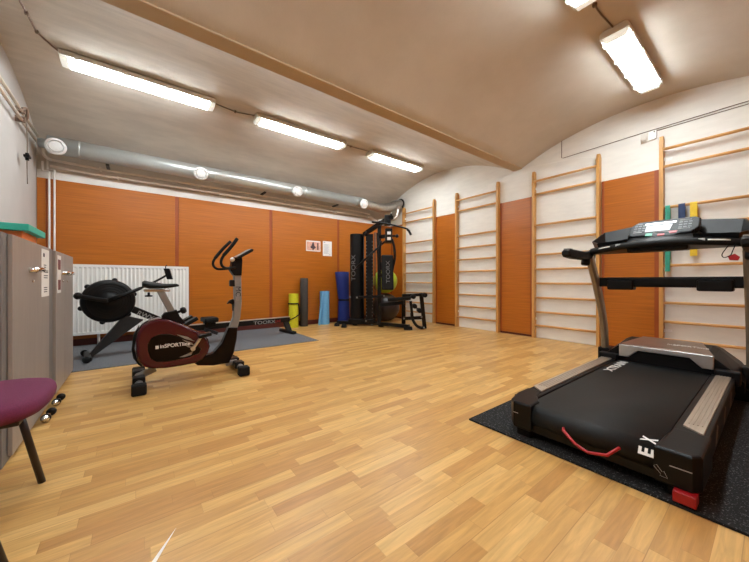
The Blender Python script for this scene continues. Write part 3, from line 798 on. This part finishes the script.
# tower
tc_ = g(357, 300, 6.68); tc_.z = 0
n = 14
def shroud(c, w, dpt, z0, z1):
    o = []
    for i in range(n + 1):
        a = PI * i / n
        o.append(c - RGT * (w * math.cos(a)) - FWD * (dpt * math.sin(a)) + up_ * z0)
    return o
s1 = MB().prism(shroud(tc_, .145, .12, .14, 1.955), up_ * 1.815, .004, 2, False).build('weight_shroud', 'black', t)
text('TOORX', tc_ - FWD * .122 - RGT * .03 + up_ * .95, (0, 0, 1), -RGT, .12, 'print_faint', s1, sx=1.3)
MB().obox(tc_ + FWD * .06 + up_ * 1.05, RGT * .15, FWD * .055, up_ * .91, .008).build('tower_back', 'black_metal', t)
wc_ = g(369.5, 300, 6.62); wc_.z = 0
ws = MB().obox(wc_ + up_ * 1.03, RGT * .078, FWD * .10, up_ * .91, .008).build('weight_stack', 'black', t)
b = MB()
for k in range(22):
    z = .22 + k * .074
    for s in (-1, 1): b.cyl(wc_ + RGT * (.062 * s) - FWD * .10 + up_ * z, wc_ + RGT * (.062 * s) - FWD * .106 + up_ * z, .008, 8)
b.build('bolt', 'silver_matte', ws)
for px in (363.8, 375):
    p = g(px, 300, 6.58)
    MB().cyl((p.x, p.y, .10), (p.x, p.y, 1.98), .012, 12).build('guide_rod', 'charcoal', t)
# base beams
b0, b1, b2 = ground(337, 325.5), ground(372, 326), ground(409, 329.8)
mb = MB().bar(b0 + up_ * .065, b1 + up_ * .065, .07, .07); mb.build('rear_base_beam', 'black_metal', t)
MB().bar(b1 + up_ * .065, b2 + up_ * .065, .07, .07).build('main_base_beam', 'black_metal', t)
MB().bar(tc_ - RGT * .16 + up_ * .115, wc_ + RGT * .1 + up_ * .115, .3, .06).build('tower_base', 'black_metal', t)
for px, py_ in ((337, 326), (344, 327.5), (355, 325), (381, 326.5)):
    p = ground(px, py_)
    MB().lathe((p.x, p.y, 0), (0, 0, 1), [(0, 0), (.055, 0), (.06, .02), (.045, .06), (0, .08)], 16).build('foot', 'rubber', t)
q = ground(409, 329.8)
MB().bar(q + RGT * -.10 + up_ * .03, q + RGT * .06 + up_ * .03, .09, .06).build('front_foot', 'rubber', t)
# uprights and boom
u0 = g(379.3, 324, 6.28); uz = 2.07
MB().bar((u0.x, u0.y, .08), (u0.x, u0.y, uz), .075, .07, FWD).build('main_upright', 'black_metal', t)
bo0, bo1, bo2 = g(364, 234.5, 6.58), g(383, 221.5, 6.22), g(392, 217, 6.0)
MB().bar(bo0, bo1, .075, .075).bar(bo1 - (bo1 - bo0).normalized() * .02, bo2, .075, .075).build('top_boom', 'black_metal', t)
for px, py_, d in ((386, 218, 6.15), (391, 216, 6.02), (366, 234, 6.5)):
    c = g(px, py_, d)
    MB().lathe(c - RGT * .02, RGT, [(0, 0), (.055, 0), (.05, .02), (.055, .04), (0, .04)], 20).build('pulley', 'black', t)
MB().obox(g(387.5, 220.5, 6.12), RGT * .06, FWD * .10, up_ * .09, .01).build('pulley_bracket', 'black_metal', t)
# lat bar
lb = [g(372, 222, 6.05), g(384, 223.2, 6.0), g(396, 225.8, 5.95), g(406, 228.5, 5.9), g(409, 231, 5.88), g(411, 235, 5.87)]
lt = MB().tube(lb, .017, 10, sub=5).build('lat_bar', 'black_metal', t)
MB().tube([g(407.5, 229.5, 5.895), g(409, 231, 5.88), g(411, 235, 5.87)], .022, 10).build('grip', 'rubber', lt)
hook = g(388.5, 224, 5.98)
MB().tube([g(389, 218, 6.0), hook], .008, 8).build('cable', 'rubber', t)
# arm head with press and fly arms
hd = g(388.6, 236, 6.12)
hh = MB().obox(hd, RGT * .07, FWD * .09, up_ * .14, .015).build('arm_head', 'black_metal', t)
for dy in (-3, 2.6):
    MB().obox(g(389, 236 + dy, 6.02), RGT * .035, FWD * .006, up_ * .028, .003).build('label_sticker', 'print', hh)
MB().bar(hd - FWD * .02, (u0.x, u0.y, hd.z), .07, .07).build('head_bracket', 'black_metal', t)
MB().tube([g(356, 268, 6.0), g(371, 254, 6.05), g(386, 240.5, 6.1)], .020, 10).build('press_arm', 'black_metal', t)
MB().bar(g(377.5, 233, 6.2), g(380, 300, 6.15), .05, .05, FWD).build('rear_post', 'black_metal', t)
for pl in (((392, 239), (394.3, 248), (394.7, 258), (393, 267), (391, 276)), ((381, 241), (379.6, 250), (379.8, 260), (381, 270))):
    MB().tube([g(x, y, 6.02) for x, y in pl], .025, 10, sub=5).build('fly_arm', 'black_metal', t)
MB().bar(hd + RGT * .06, g(397, 236, 6.0), .035, .035).sphere(g(397, 236, 6.0), .035, 12, 8).build('side_pin', 'black', t)
# pads
bk0, bk1 = g(387.6, 290, 5.92), g(387.2, 255, 5.98)
ax_ = (bk1 - bk0) / 2
bk = MB().obox((bk0 + bk1) / 2, RGT * .115, FWD * .035, ax_, .028, 4).build('backrest', 'black_soft', t)
nb_ = ax_.normalized().cross(RGT); nb_ = nb_ if nb_.dot(FWD) < 0 else -nb_
text('TOORX', (bk0 + bk1) / 2 + nb_ * .0365 + RGT * .045 - ax_ * .62, ax_, -RGT, .105, 'print_faint', bk, sx=1.15)
MB().bar(g(380, 276, 6.15), (bk0 + bk1) / 2, .06, .06).build('backrest_bracket', 'black_metal', t)
st0, st1 = g(392, 299.5, 6.0), g(407, 298.5, 5.75)
MB().obox((st0 + st1) / 2, (st1 - st0) / 2, Vector(((st1 - st0).y, -(st1 - st0).x, 0)).normalized() * .14, up_ * .035, .026, 4).build('seat', 'black_soft', t)
MB().bar(g(380, 305, 6.2), g(404, 302.5, 5.9), .06, .07).build('seat_beam', 'black_metal', t)
MB().bar(g(358, 297.5, 6.35), g(384, 296, 6.1), .045, .05).build('row_arm', 'black_metal', t)
# leg developer stand
pf = ground(403.5, 328)
MB().bar((pf.x, pf.y, .04), (pf.x, pf.y, g(403.5, 301, 6.1).z), .075, .07, FWD).build('front_post', 'black_metal', t)
l0 = ground(424.6, 328.3)
MB().bar(l0 + up_ * .0, g(421, 293, 6.15), .075, .06, FWD).build('leg_stand', 'black_metal', t)
MB().bar(g(402, 295.5, 6.12), g(424.5, 294.6, 6.15), .055, .055).build('upper_crossbar', 'black_metal', t)
MB().bar(g(403, 318.5, 6.15), g(422.5, 317.5, 6.15), .05, .065).build('lower_crossbar', 'black_metal', t)
MB().tube([g(411.5, 313, 6.15), g(412.5, 319, 6.12), g(416, 325, 6.1), g(420.5, 327.6, 6.1), g(424, 327.5, 6.12)], .03, 10, sub=5).build('curved_brace', 'black_metal', t)
MB().bar(g(410.5, 301, 6.1), g(412.5, 318, 6.12), .05, .05, FWD).build('leg_lever', 'black_metal', t)
for px, py_ in ((414.3, 306), (419.2, 310.3), (413, 296.5), (424.3, 295)):
    c = g(px, py_, 6.05)
    MB().lathe(c - FWD * .11, FWD, [(0, 0), (.035, 0), (.045, .012), (.045, .19), (.035, .2), (0, .2)], 18).build('foam_pad', 'black_soft', t)
MB().bar(g(414, 306, 6.1), g(420, 310.5, 6.1), .03, .03).build('pad_axle', 'black_metal', t)
b = MB()
for px, py_, d in ((357, 297.5, 6.3), (384, 296, 6.05), (350, 297, 6.5), (404, 318.5, 6.1), (421.5, 317, 6.1), (424, 327.8, 6.06), (372, 325, 6.3), (366, 321, 6.4)):
    b.sphere(g(px, py_, d), .018, 10, 6)
b.build('bolt', 'silver_matte', t)

# balls
tag(MB().sphere((4.70, 5.68, .33), .33, 36, 24).build('exercise_ball', 'dark_ball'), 'big black exercise ball on the floor behind the home gym', 'exercise ball', 'exercise balls')
bc = Vector((4.69, 5.68, 0))
t = tag(MB().sphere((bc.x, bc.y, .662 + .288), .288, 40, 26).build('exercise_ball', 'ball'), 'lime green exercise ball seen behind the gym backrest', 'exercise ball', 'exercise balls')

# ================================================================== CABINETS
XC = -.516
def cabinet(y0, y1, doors, label, nm):
    t = thing('cabinet', label, 'cabinet', ((XL + XC) / 2, (y0 + y1) / 2, 0), 'grey cabinets along the left wall')
    MB().box((XL + .02, y0, .0), (XC - .02, y1, 1.20), .003).build('body', 'cabinet_frame', t)
    for (a, c, hside) in doors:
        d = MB().box((XC - .019, a, .03), (XC, c, 1.196), .003).build('door', 'cabinet', t)
        hy = hside
        m_ = MB().tube([(XC, hy - .085, 1.015), (XC + .03, hy - .075, 1.02), (XC + .036, hy, 1.024), (XC + .03, hy + .075, 1.02), (XC, hy + .085, 1.015)], .014, 10, sub=4)
        m_.build('handle', 'chrome', d)
        lk = MB().cyl((XC - .002, hy, .95), (XC + .006, hy, .95), .008, 14).build('lock', 'chrome', d)
    return t
c1 = cabinet(2.38, 3.47, [(2.46, 3.33, 2.86)], 'tall grey cabinet behind the purple chair with one handle and a long notice', 0)
MB().box((XC - .018, 3.34, .03), (XC - .002, 3.46, 1.196), .002).build('door_post', 'cabinet_frame', c1)
MB().box((-.90, 2.374, .04), (-.545, 2.38, 1.18)).build('side_panel', 'cabinet', c1)
c2 = cabinet(3.49, 4.44, [(3.57, 3.975, 3.86), (3.985, 4.435, 4.09)], 'tall grey two door cabinet nearest the radiator', 0)
# notices on the doors
t = thing('notice', 'long white notice taped on the door of the nearer grey cabinet', 'notice', (XC, 3.22, .86), 'notices on the cabinet doors')
MB().box((XC, 3.09, .84), (XC + .0015, 3.315, 1.175)).build('sheet', 'paper', t)
b = MB().box((XC + .001, 3.13, 1.12), (XC + .0026, 3.17, 1.145))
for z, w in ((1.06, .07), (1.045, .06), (1.02, .13), (1.01, .13), (.985, .12), (.97, .11)): b.box((XC + .001, 3.15, z), (XC + .0026, 3.15 + w, z + .006))
for z in (.90, .885, .87): b.box((XC + .001, 3.15, z), (XC + .0026, 3.25, z + .006))
b.build('printed_text', 'ink', t)
t = thing('notice', 'narrow pale sticker with two red pictures on the farther grey cabinet door', 'notice', (XC, 3.75, .84), 'notices on the cabinet doors')
MB().box((XC, 3.63, .85), (XC + .0015, 3.78, 1.165)).build('sheet', 'paper', t)
pk = mat('dark red picture', (.20, .06, .06), .7, var=.4, scale=25)
M['pk'] = pk
for z in (1.045, .875): MB().box((XC + .001, 3.65, z), (XC + .0026, 3.76, z + .085)).build('printed_picture', 'pk', t)
# box on top
t = thing('storage_box', 'orange box with a teal lid lying on top of the grey cabinet', 'box', (-.85, 3.44, 1.20))
MB().box((-1.06, 3.25, 1.20), (-.635, 3.64, 1.306), .006).build('box_body', 'orange', t)
MB().box((-1.07, 3.20, 1.302), (-.595, 3.70, 1.35), .005).build('lid', 'teal', t)
# hand weights
for y, lab in ((3.42, 'chrome dumbbell on the floor by the cabinets, the farther one'), (3.07, 'chrome dumbbell on the floor by the cabinets, half hidden behind the purple seat')):
    t = thing('dumbbell', lab, 'dumbbell', (-.47, y, 0), 'chrome dumbbells')
    dd = Vector((.06, .998, 0))
    c = Vector((-.478, y, .027))
    MB().cyl(c - dd * .08, c + dd * .08, .010, 14).build('grip', 'chrome', t)
    for s in (-1, 1):
        MB().lathe(c + dd * (s * .055), dd * s, [(0, 0), (.026, 0), (.026, .018), (0, .018)], 22).build('plate', 'black_metal', t)
        MB().lathe(c + dd * (s * .073), dd * s, [(0, 0), (.022, 0), (.023, .01), (.014, .018), (.014, .026), (0, .028)], 22).build('end_nut', 'chrome', t)

# ================================================================== CHAIR
t = thing('chair', 'chair with a rounded purple upholstered seat and dark legs, cut by the left edge', 'chair', (-.50, 1.88, 0))
sx0, sx1, sy0, sy1 = -.75, -.28, 1.635, 2.15
def sq(k, n=40):
    o = []
    for i in range(n):
        a = 2 * PI * i / n; c, s = math.cos(a), math.sin(a); e = .62
        o.append(((sx0 + sx1) / 2 + (sx1 - sx0) / 2 * k * math.copysign(abs(c) ** e, c), (sy0 + sy1) / 2 + (sy1 - sy0) / 2 * k * math.copysign(abs(s) ** e, s)))
    return o
rows = [[(x, y, z) for x, y in sq(k) + sq(k)[:1]] for k, z in ((.0, .432), (.86, .432), (.93, .436), (.985, .45), (1, .468), (.985, .486), (.95, .497), (.85, .505), (.6, .508), (.3, .509), (.0, .509))]
MB().grid(rows).build('seat', 'purple', t)
MB().box((sx0 + .06, sy0 + .06, .418), (sx1 - .06, sy1 - .06, .434), .004).build('seat_frame', 'dark_leg', t)
for (x, y, a, c) in ((-.43, 2.08, -.352, 2.118), (-.48, 1.66, -.338, 1.535), (-.66, 2.08, -.72, 2.118), (-.66, 1.69, -.72, 1.56)):
    lg = MB().tube([(x, y, .425), (a, c, .0)], .0135, 12).build('leg', 'dark_leg', t)
rows = []
for i in range(7):
    z = .62 + .34 * i / 6
    k = math.sin(PI * (i + .35) / 6.7) ** .35
    rows.append([(-.83 - .05 * i / 6 - .03 * (1 - (j / 8 * 2 - 1) ** 2), (sy0 + sy1) / 2 + .23 * k * (j / 8 * 2 - 1), z) for j in range(9)])
b = MB().grid(rows); t2 = bmesh.ops.solidify(b.bm, geom=b.bm.faces[:], thickness=.035)
b.build('backrest', 'purple', t)
for y in (1.74, 2.04):
    MB().tube([(-.68, y, .42), (-.80, y, .43), (-.85, y, .55), (-.875, y, .80)], .011, 10, sub=5).build('back_support', 'dark_leg', t)

# ================================================================== TREADMILL
t = thing('treadmill', 'large black and silver treadmill on the black rubber mat', 'treadmill', (2.9, .62, MT))
YL, YR, YC = 1.045, .195, .61
def cap(foot):
    t_ = MB().prism([(x, y, .060) for x, y in foot], (0, 0, .158), .014, 3)
    return t_
# belt and deck
prof = []
r = .062; zc = .145
for i in range(13):
    a = PI / 2 + PI * i / 12
    prof.append((1.90 + r * math.cos(a), zc + r * math.sin(a)))
prof += [(3.72, zc - r), (3.72, zc + r)]
bl = MB().prism([(x, .325, z) for x, z in prof], (0, .595, 0), 0, 2, True).build('belt', 'belt', t)
for ch, th0, th1 in (('E', 84, 36), ('X', 26, -24)):
    a0, a1 = math.radians(th0), math.radians(th1)
    p0_, p1_ = [Vector((1.90 - (r + .0015) * math.sin(a), .340, zc + (r + .0015) * math.cos(a))) for a in (a0, a1)]
    dv_ = (p1_ - p0_).normalized(); nv_ = Vector((-dv_.z, 0, dv_.x))
    text(ch, p0_ + nv_ * .0062, dv_, (0, 1, 0), .074, 'print', bl, bold=.0025, name='belt_lettering', lab='white letter on the rear end of the belt')
text('XTRAIN', (3.10, .83, zc + r + .001), (1, 0, 0), (0, 1, 0), .085, 'print', bl, bold=.002, sx=1.5, name='belt_lettering')
MB().box((1.86, .30, .055), (3.9, .94, .115), .004).build('deck_frame', 'black_metal', t)
for ya, yb in ((YR, .322), (.925, YL)):
    rl = MB().box((1.95, ya, .075), (3.70, yb, .214), .008).build('side_rail', 'black', t)
    fr_ = MB()
    y0, y1 = (ya + .018, yb - .03) if ya < .5 else (ya + .028, yb - .008)
    fr_.prism([(x, y, .212) for x, y in ((2.13, y0), (3.60, y0), (3.60, y1), (2.20 if ya < .5 else 2.20, y1))], (0, 0, .010), .002)
    w = (y1 - y0)
    for k in range(4): fr_.box((2.24, y0 + w * (.16 + .2 * k), .222), (3.56, y0 + w * (.23 + .2 * k), .2245), .0008)
    fr_.build('foot_rail', 'foot_rail', rl)
cap([(1.83, .88), (1.83, .985), (1.87, 1.02), (2.0, 1.05), (2.14, 1.05), (2.14, .95), (2.03, .93), (1.95, .885)]).build('end_cap', 'black', t)
ec = cap([(1.83, .337), (1.83, .215), (1.865, .188), (2.14, .186), (2.14, .318), (2.0, .330)]).build('end_cap', 'black', t)
tr = MB().box((1.8275, .215, .150), (1.8285, .285, .154)).box((1.8275, .955, .15), (1.8285, .985, .154)); tr.build('print_mark', 'print_dim', t)
ar = [(.335, .118), (.325, .132), (.317, .126), (.285, .098), (.293, .088), (.302, .078), (.272, .082), (.277, .108), (.282, .102)]
MB().tube([(1.829, y, z) for y, z in ((.337, .128), (.327, .137), (.309, .113), (.303, .118), (.291, .092), (.316, .094), (.313, .102))], .0011, 6, closed=True).build('arrow_mark', 'print_dim', t)
# chevrons on the right flank
for x in (2.35, 2.75, 3.15):
    MB().prism([(x, YR - .0, .10), (x + .06, YR, .10), (x + .13, YR, .17), (x + .06, YR, .20), (x + .07, YR, .17)], (0, -.0015, 0)).build('flank_decal', 'gold', t)
MB().tube([(1.86, .715, .152), (1.815, .70, .150), (1.80, .64, .108), (1.795, .58, .090), (1.795, .50, .112), (1.815, .468, .146), (1.86, .46, .148)], .0075, 10).build('lift_handle', 'red', t)
MB().box((1.80, .20, MT + .008), (1.87, .272, .066), .004, 3).build('rear_foot', 'red', t)
MB().box((1.86, .21, MT), (1.98, .30, .09), .006).build('foot_block', 'rubber', t)
MB().box((1.86, .90, MT), (1.98, .98, .09), .006).build('foot_block', 'rubber', t)
MB().box((3.75, .08, MT), (4.22, 1.12, .10), .01).build('front_base', 'black_metal', t)
# hood
def hood_side(ya, yb):
    o = [(3.55, .10), (3.55, .235), (3.62, .30), (3.74, .37), (3.95, .40), (4.20, .36), (4.30, .24), (4.30, .10)]
    return MB().prism([(x, ya, z) for x, z in o], (0, yb - ya, 0), .02, 3)
hs = MB()
sec = [(.165, .62), (.30, 1.0), (.94, 1.0), (1.075, .62)]
prf = [(3.62, .355), (3.92, .398), (4.20, .36), (4.30, .24), (4.30, .10), (3.62, .10)]
rows = []
for y, k in ((.15, .30), (.19, .55), (.30, .93), (.34, 1), (.885, 1), (.925, .93), (1.035, .55), (1.08, .30)):
    dx = (1 - k) * .06
    rows.append([(x + dx * 0, y, .10 + (z - .10) * k + 0 * dx) for x, z in prf + prf[:1]])
hs.grid(rows, False); hs._faces(rows[0][:6], [tuple(range(6))]); hs._faces(rows[-1][:6], [tuple(range(6))])
hs.build('motor_hood', 'black', t)
hp = MB()
face = [(.305, .250), (.305, .360), (.908, .360), (.908, .250), (.84, .250), (.77, .318), (.44, .318), (.37, .250)]
hp.prism([(3.622, y, z) for y, z in face], (-.028, 0, 0), .006, 2)
hp.build('hood_front', 'silver', t)
ht = MB().prism([(3.598, .305, .357), (3.93, .40, .402), (3.93, .80, .402), (3.598, .908, .357)], (0, 0, .008), .003).build('hood_top', 'hood_reflection', t)
text('inSPORTline', (3.74, .60, .3855), (0, -1, 0), (.99, 0, .13), .05, 'print', ht)
for ya, yb in ((.165, .30), (.915, 1.06)):
    MB().box((3.56, ya, .16), (3.64, yb, .265), .01).cyl((3.555, (ya + yb) / 2, .235), (3.565, (ya + yb) / 2, .235), .012, 10).build('hood_corner', 'black', t)
# uprights
for y in (1.09, .125):
    path = smooth_path([Vector(p) for p in ((3.86, y, .05), (3.85, y, .28), (3.82, y, .48), (3.75, y, .66), (3.60, y, .92), (3.42, y, 1.18))], 5)
    b = MB(); rows = []
    for i, p in enumerate(path):
        d = (path[min(i + 1, len(path) - 1)] - path[max(i - 1, 0)]).normalized(); s = Vector((-d.z, 0, d.x))
        w, th = .045, .027
        o = [(-w, -th * .5), (-w * .6, -th), (w * .6, -th), (w, -th * .5), (w, th * .5), (w * .6, th), (-w * .6, th), (-w, th * .5)]
        rows.append([p + s * a + Vector((0, c, 0)) for a, c in o + o[:1]])
    b.grid(rows, False); b.build('upright', 'bronze', t)
    MB().box((3.80, y - .05, .05), (3.93, y + .05, .27), .015, 3).build('upright_foot', 'black', t)
# crossbar
cb = MB().box((3.60, .13, .895), (3.69, 1.08, .985), .018, 3)
for ya, yb in ((.20, .40), (.80, 1.0)): cb.box((3.575, ya, .868), (3.695, yb, .96), .015, 3)
cb.build('crossbar', 'black', t)
# handrails
for y, s in ((1.105, 1), (.105, -1)):
    hr = MB().prism([(x, y - .032, z) for x, z in ((2.93, 1.155), (2.90, 1.175), (2.90, 1.205), (2.94, 1.228), (3.30, 1.222), (3.50, 1.245), (3.56, 1.22), (3.52, 1.16), (3.40, 1.145), (3.05, 1.145))], (0, .064, 0), .016, 3).build('handrail', 'black_soft', t)
    MB().box((2.93, y - .024, 1.222), (3.00, y + .024, 1.232), .003).build('control_pad', 'print_dim', hr)
    MB().lathe((3.36, y, 1.11), (.25, 0, 1), [(0, -.01), (.03, -.01), (.036, .0), (.036, .05), (0, .06)], 16).build('rail_joint', 'black', hr)
# console body
cb = MB()
rows = []
for k, y in enumerate((.10, .16, .30, .39, .60, .80, .90, 1.04, 1.10)):
    bow = .10 * (1 - ((y - YC) / .52) ** 2)
    f = 3.46 - bow
    zb = 1.190 + .045 * (1 - ((y - YC) / .52) ** 2)
    rows.append([(f, y, zb), (f - .02, y, zb + .03), (f + .03, y, zb + .065), (3.47, y, 1.325 if .35 < y < .85 else 1.26), (3.66, y, 1.36 if .35 < y < .85 else 1.262), (3.74, y, 1.262), (3.72, y, 1.235), (3.56, y, 1.205), (f, y, zb)])
cb.grid(rows, True); cb._faces(rows[0][:8], [tuple(range(8))]); cb._faces(rows[-1][:8], [tuple(range(8))])
cn = cb.build('console', 'black', t)
ty = [(3.44 - .10 * (1 - ((y - YC) / .52) ** 2) - .006, y, 1.212 + .045 * (1 - ((y - YC) / .52) ** 2)) for y in (.12, .2, .3, .42, .60, .78, .90, 1.0, 1.08)]
MB().tube(ty, .026, 12, sub=3).build('front_handlebar', 'black_soft', cn)
for y in (.345, .85):
    f = 3.44 - .10 * (1 - ((y - YC) / .52) ** 2) - .006; z = 1.212 + .045 * (1 - ((y - YC) / .52) ** 2)
    MB().obox((f - .02, y, z + .014), (.003, 0, 0), (0, .018, 0), (0, 0, .010), .002).build('pulse_sensor', 'silver', cn)
for ya, yb in ((.205, .315), (.91, 1.0)):
    sp_ = []
    for k in range(5):
        y = ya + (yb - ya) * k / 4; q_ = 1 - ((y - YC) / .52) ** 2
        sp_.append((3.434 - .10 * q_ - .020, y, 1.212 + .045 * q_ + .013))
    MB().tube(sp_, .0065, 8).build('pulse_strip', 'print', cn)
MB().box((3.37, .42, 1.195), (3.50, .80, 1.245), .014, 3).build('lower_housing', 'black', cn)
# bottle trays: open-topped boxes with flared rims
for s, (ya, yb) in ((-1, (.085, .40)), (1, (.80, 1.115))):
    tr = MB()
    yo, yi = (ya, yb) if s < 0 else (yb, ya)          # outer and inner end
    rim = [(3.41, yi, 1.318), (3.43, yo + s * -.08, 1.30), (3.56, yo, 1.335), (3.70, yo + s * -.06, 1.43), (3.73, yi, 1.465)]
    bot = [(3.46, yi, 1.24), (3.46, yo - s * .09, 1.24), (3.55, yo - s * .04, 1.24), (3.65, yo - s * .08, 1.25), (3.67, yi, 1.25)]
    inn = [(x + (.012 if x < 3.55 else -.012 if x > 3.6 else 0), y + (-s * .012 if abs(y - yi) > .02 else 0), z) for x, y, z in rim]
    inb = [(x + (.012 if x < 3.55 else -.012 if x > 3.6 else 0), y + (-s * .012 if abs(y - yi) > .02 else 0), z + .02) for x, y, z in bot]
    c5 = lambda L: L + L[:1]
    tr.grid([c5(bot), c5(rim), c5(inn), c5(inb)], False); tr._faces(inb, [(0, 1, 2, 3, 4)]); tr._faces(bot, [(0, 1, 2, 3, 4)])
    tr.build('bottle_tray', 'tray', cn)
# tilted display panel
pdv = Vector((.15, 0, .14)).normalized(); pn = Vector((-pdv.z, 0, pdv.x))
def pp(u, v, o=0): return Vector((3.49, 0, 1.345)) + pdv * v + pn * o + Vector((0, .598 - u, 0))
LNG = .205
pan = [(-.225, .02), (-.20, .0), (-.10, .0), (-.07, -.03), (.09, -.03), (.12, .0), (.18, .0), (.222, .06), (.222, LNG - .03), (.19, LNG), (-.17, LNG), (-.215, LNG - .05)]
pl_ = MB().prism([pp(u, v) for u, v in pan], pn * -.05, .01, 3).build('display_panel', 'console_face', cn)
MB().prism([pp(u, v, .0015) for u, v in ((-.11, .045), (.05, .045), (.06, .13), (-.11, .13))], pn * -.004, .001).build('screen', 'lcd', pl_)
MB().prism([pp(u, v, .0015) for u, v in ((-.12, .145), (.08, .145), (.08, .165), (-.12, .165))], pn * -.004, .001).build('screen_trim', 'silver', pl_)
MB().prism([pp(u, v, .003) for u, v in ((-.10, -.018), (-.055, -.018), (-.055, .022), (-.10, .022))], pn * -.004, .001).build('start_button', 'green', pl_)
MB().prism([pp(u, v, .003) for u, v in ((.055, -.005), (.095, .0), (.10, .03), (.045, .03))], pn * -.004, .001).build('stop_button', 'red', pl_)
MB().prism([pp(u, v, .003) for u, v in ((-.02, -.024), (.025, -.024), (.025, .002), (-.02, .002))], pn * -.004, .001).build('speed_button', 'red', pl_)
b = MB()
for u0, v0 in ((-.19, .06), (.10, .06)):
    for i in range(3):
        for j in range(3):
            b.prism([pp(u0 + i * .028 + a, v0 + j * .034 + c, .002) for a, c in ((0, 0), (.02, 0), (.02, .018), (0, .018))], pn * -.003)
b.build('key', 'grey_plastic', pl_)
for u0, v0, w in ((-.19, .165, .05), (.10, .165, .07), (-.19, .045, .06), (.10, .045, .07), (-.05, .025, .1)):
    MB().prism([pp(u0 + a, v0 + c, .0018) for a, c in ((0, 0), (w, 0), (w, .005), (0, .005))], pn * -.003).build('printed_text', 'print_dim', pl_)
# safety key
k0 = Vector((3.37, .215, 1.205))
sk = MB().tube([k0, k0 + Vector((.0, .03, -.06)), k0 + Vector((0, .02, -.085)), k0 + Vector((0, -.01, -.07)), k0 + Vector((0, -.02, -.04)), k0 + Vector((.0, -.035, .01))], .003, 6, sub=5).build('safety_cord', 'rubber', cn)
MB().prism([k0 + Vector((0, y, z)) for y, z in ((-.055, -.085), (-.03, -.06), (.005, -.075), (-.005, -.105), (-.045, -.11))], (.02, 0, 0), .004).build('safety_key', 'red', sk)

# ================================================================== RESISTANCE BANDS
rz = RZ[2]; rxx = XR - .055
def band(y, w, zf, zb, m, lab, th=.004):
    r = .0175 + th / 2 + .001
    pts = [(rxx - r - .001, zf)] + [(rxx - r * math.cos(a), rz + r * math.sin(a)) for a in [PI * i / 10 for i in range(11)]] + [(rxx + r + .001, zb)]
    b = MB()
    n = len(pts)
    def off(i, s):
        a = pts[max(i - 1, 0)]; c = pts[min(i + 1, n - 1)]; dx, dz = c[0] - a[0], c[1] - a[1]; l = math.hypot(dx, dz)
        return (pts[i][0] - dz / l * s, pts[i][1] + dx / l * s)
    ring = [off(i, th / 2) for i in range(n)] + [off(i, -th / 2) for i in range(n - 1, -1, -1)]
    b.prism([(x, y - w / 2, z) for x, z in ring], (0, w, 0))
    return tag(b.build('resistance_band', m), lab, 'resistance band', 'resistance bands on the wall bars')
band(.842, .045, 1.07, 1.22, 'band_green', 'green resistance band hanging over a rung behind the treadmill')
band(.715, .06, 1.58, 1.62, 'band_navy', 'navy blue resistance band hanging over a rung behind the treadmill')
band(.612, .062, 1.25, 1.60, 'band_yellow', 'yellow resistance band hanging over a rung behind the treadmill')

# ================================================================== SMALL WALL FITTINGS, RIGHT WALL
t = thing('motion_sensor', 'cream rounded motion sensor high on the right wall beside the cable', 'sensor', (XR, 1.08, 2.78))
MB().box((XR - .03, 1.045, 2.79), (XR + .004, 1.115, 2.90), .003, 3).sphere((XR - .035, 1.08, 2.825), .034, 18, 12, (1, 1, 1)).build('sensor_body', 'sensor', t)
t = thing('junction_box', 'small white box on the right wall, right of the motion sensor', 'junction box', (XR, .99, 2.80))
MB().box((XR - .03, .955, 2.80), (XR + .004, 1.03, 2.905), .003).build('box_body', 'vent', t)
MB().cyl((XR - .031, .975, 2.89), (XR - .028, .975, 2.89), .008, 10).build('screw', 'ink', t)
x_ = XR - .006
cable('wall_cable', [Vector((x_, 2.09, 3.19)), Vector((x_, 2.09, 2.905)), Vector((x_, 2.06, 2.895)), Vector((x_, 1.05, 2.925)), Vector((x_, -.3, 2.945))], .005, 'cable', 'thin dark cable running along the right wall above the panels', sub=0)
cable('wall_cable', [Vector((x_, 1.0, 2.90)), Vector((x_, .3, 2.905)), Vector((x_, -.3, 2.905))], .005, 'cable', 'second thin cable leaving the small white box towards the right edge', sub=0)

# ================================================================== CAMERA, WORLD, VIEW
cam = bpy.data.cameras.new('camera'); cam.sensor_width = 36; cam.sensor_fit = 'HORIZONTAL'; cam.lens = 36 * F / 749; cam.clip_start = .02
co = bpy.data.objects.new('camera', cam); COL.objects.link(co)
co.location = (0, 0, EYE); co.rotation_euler = (PI / 2, 0, -YAW)
scene.camera = co
w = bpy.data.worlds.new('world'); scene.world = w; w.use_nodes = True
w.node_tree.nodes['Background'].inputs[0].default_value = (.5, .5, .5, 1); w.node_tree.nodes['Background'].inputs[1].default_value = .05
vs = scene.view_settings
vs.view_transform = 'Standard'; vs.look = 'None'; vs.gamma = 1; vs.use_curve_mapping = False; vs.exposure = 1.3
scene.cycles.use_denoising = True
scene.cycles.max_bounces = 10; scene.cycles.diffuse_bounces = 6
scene.cycles.sample_clamp_indirect = 8
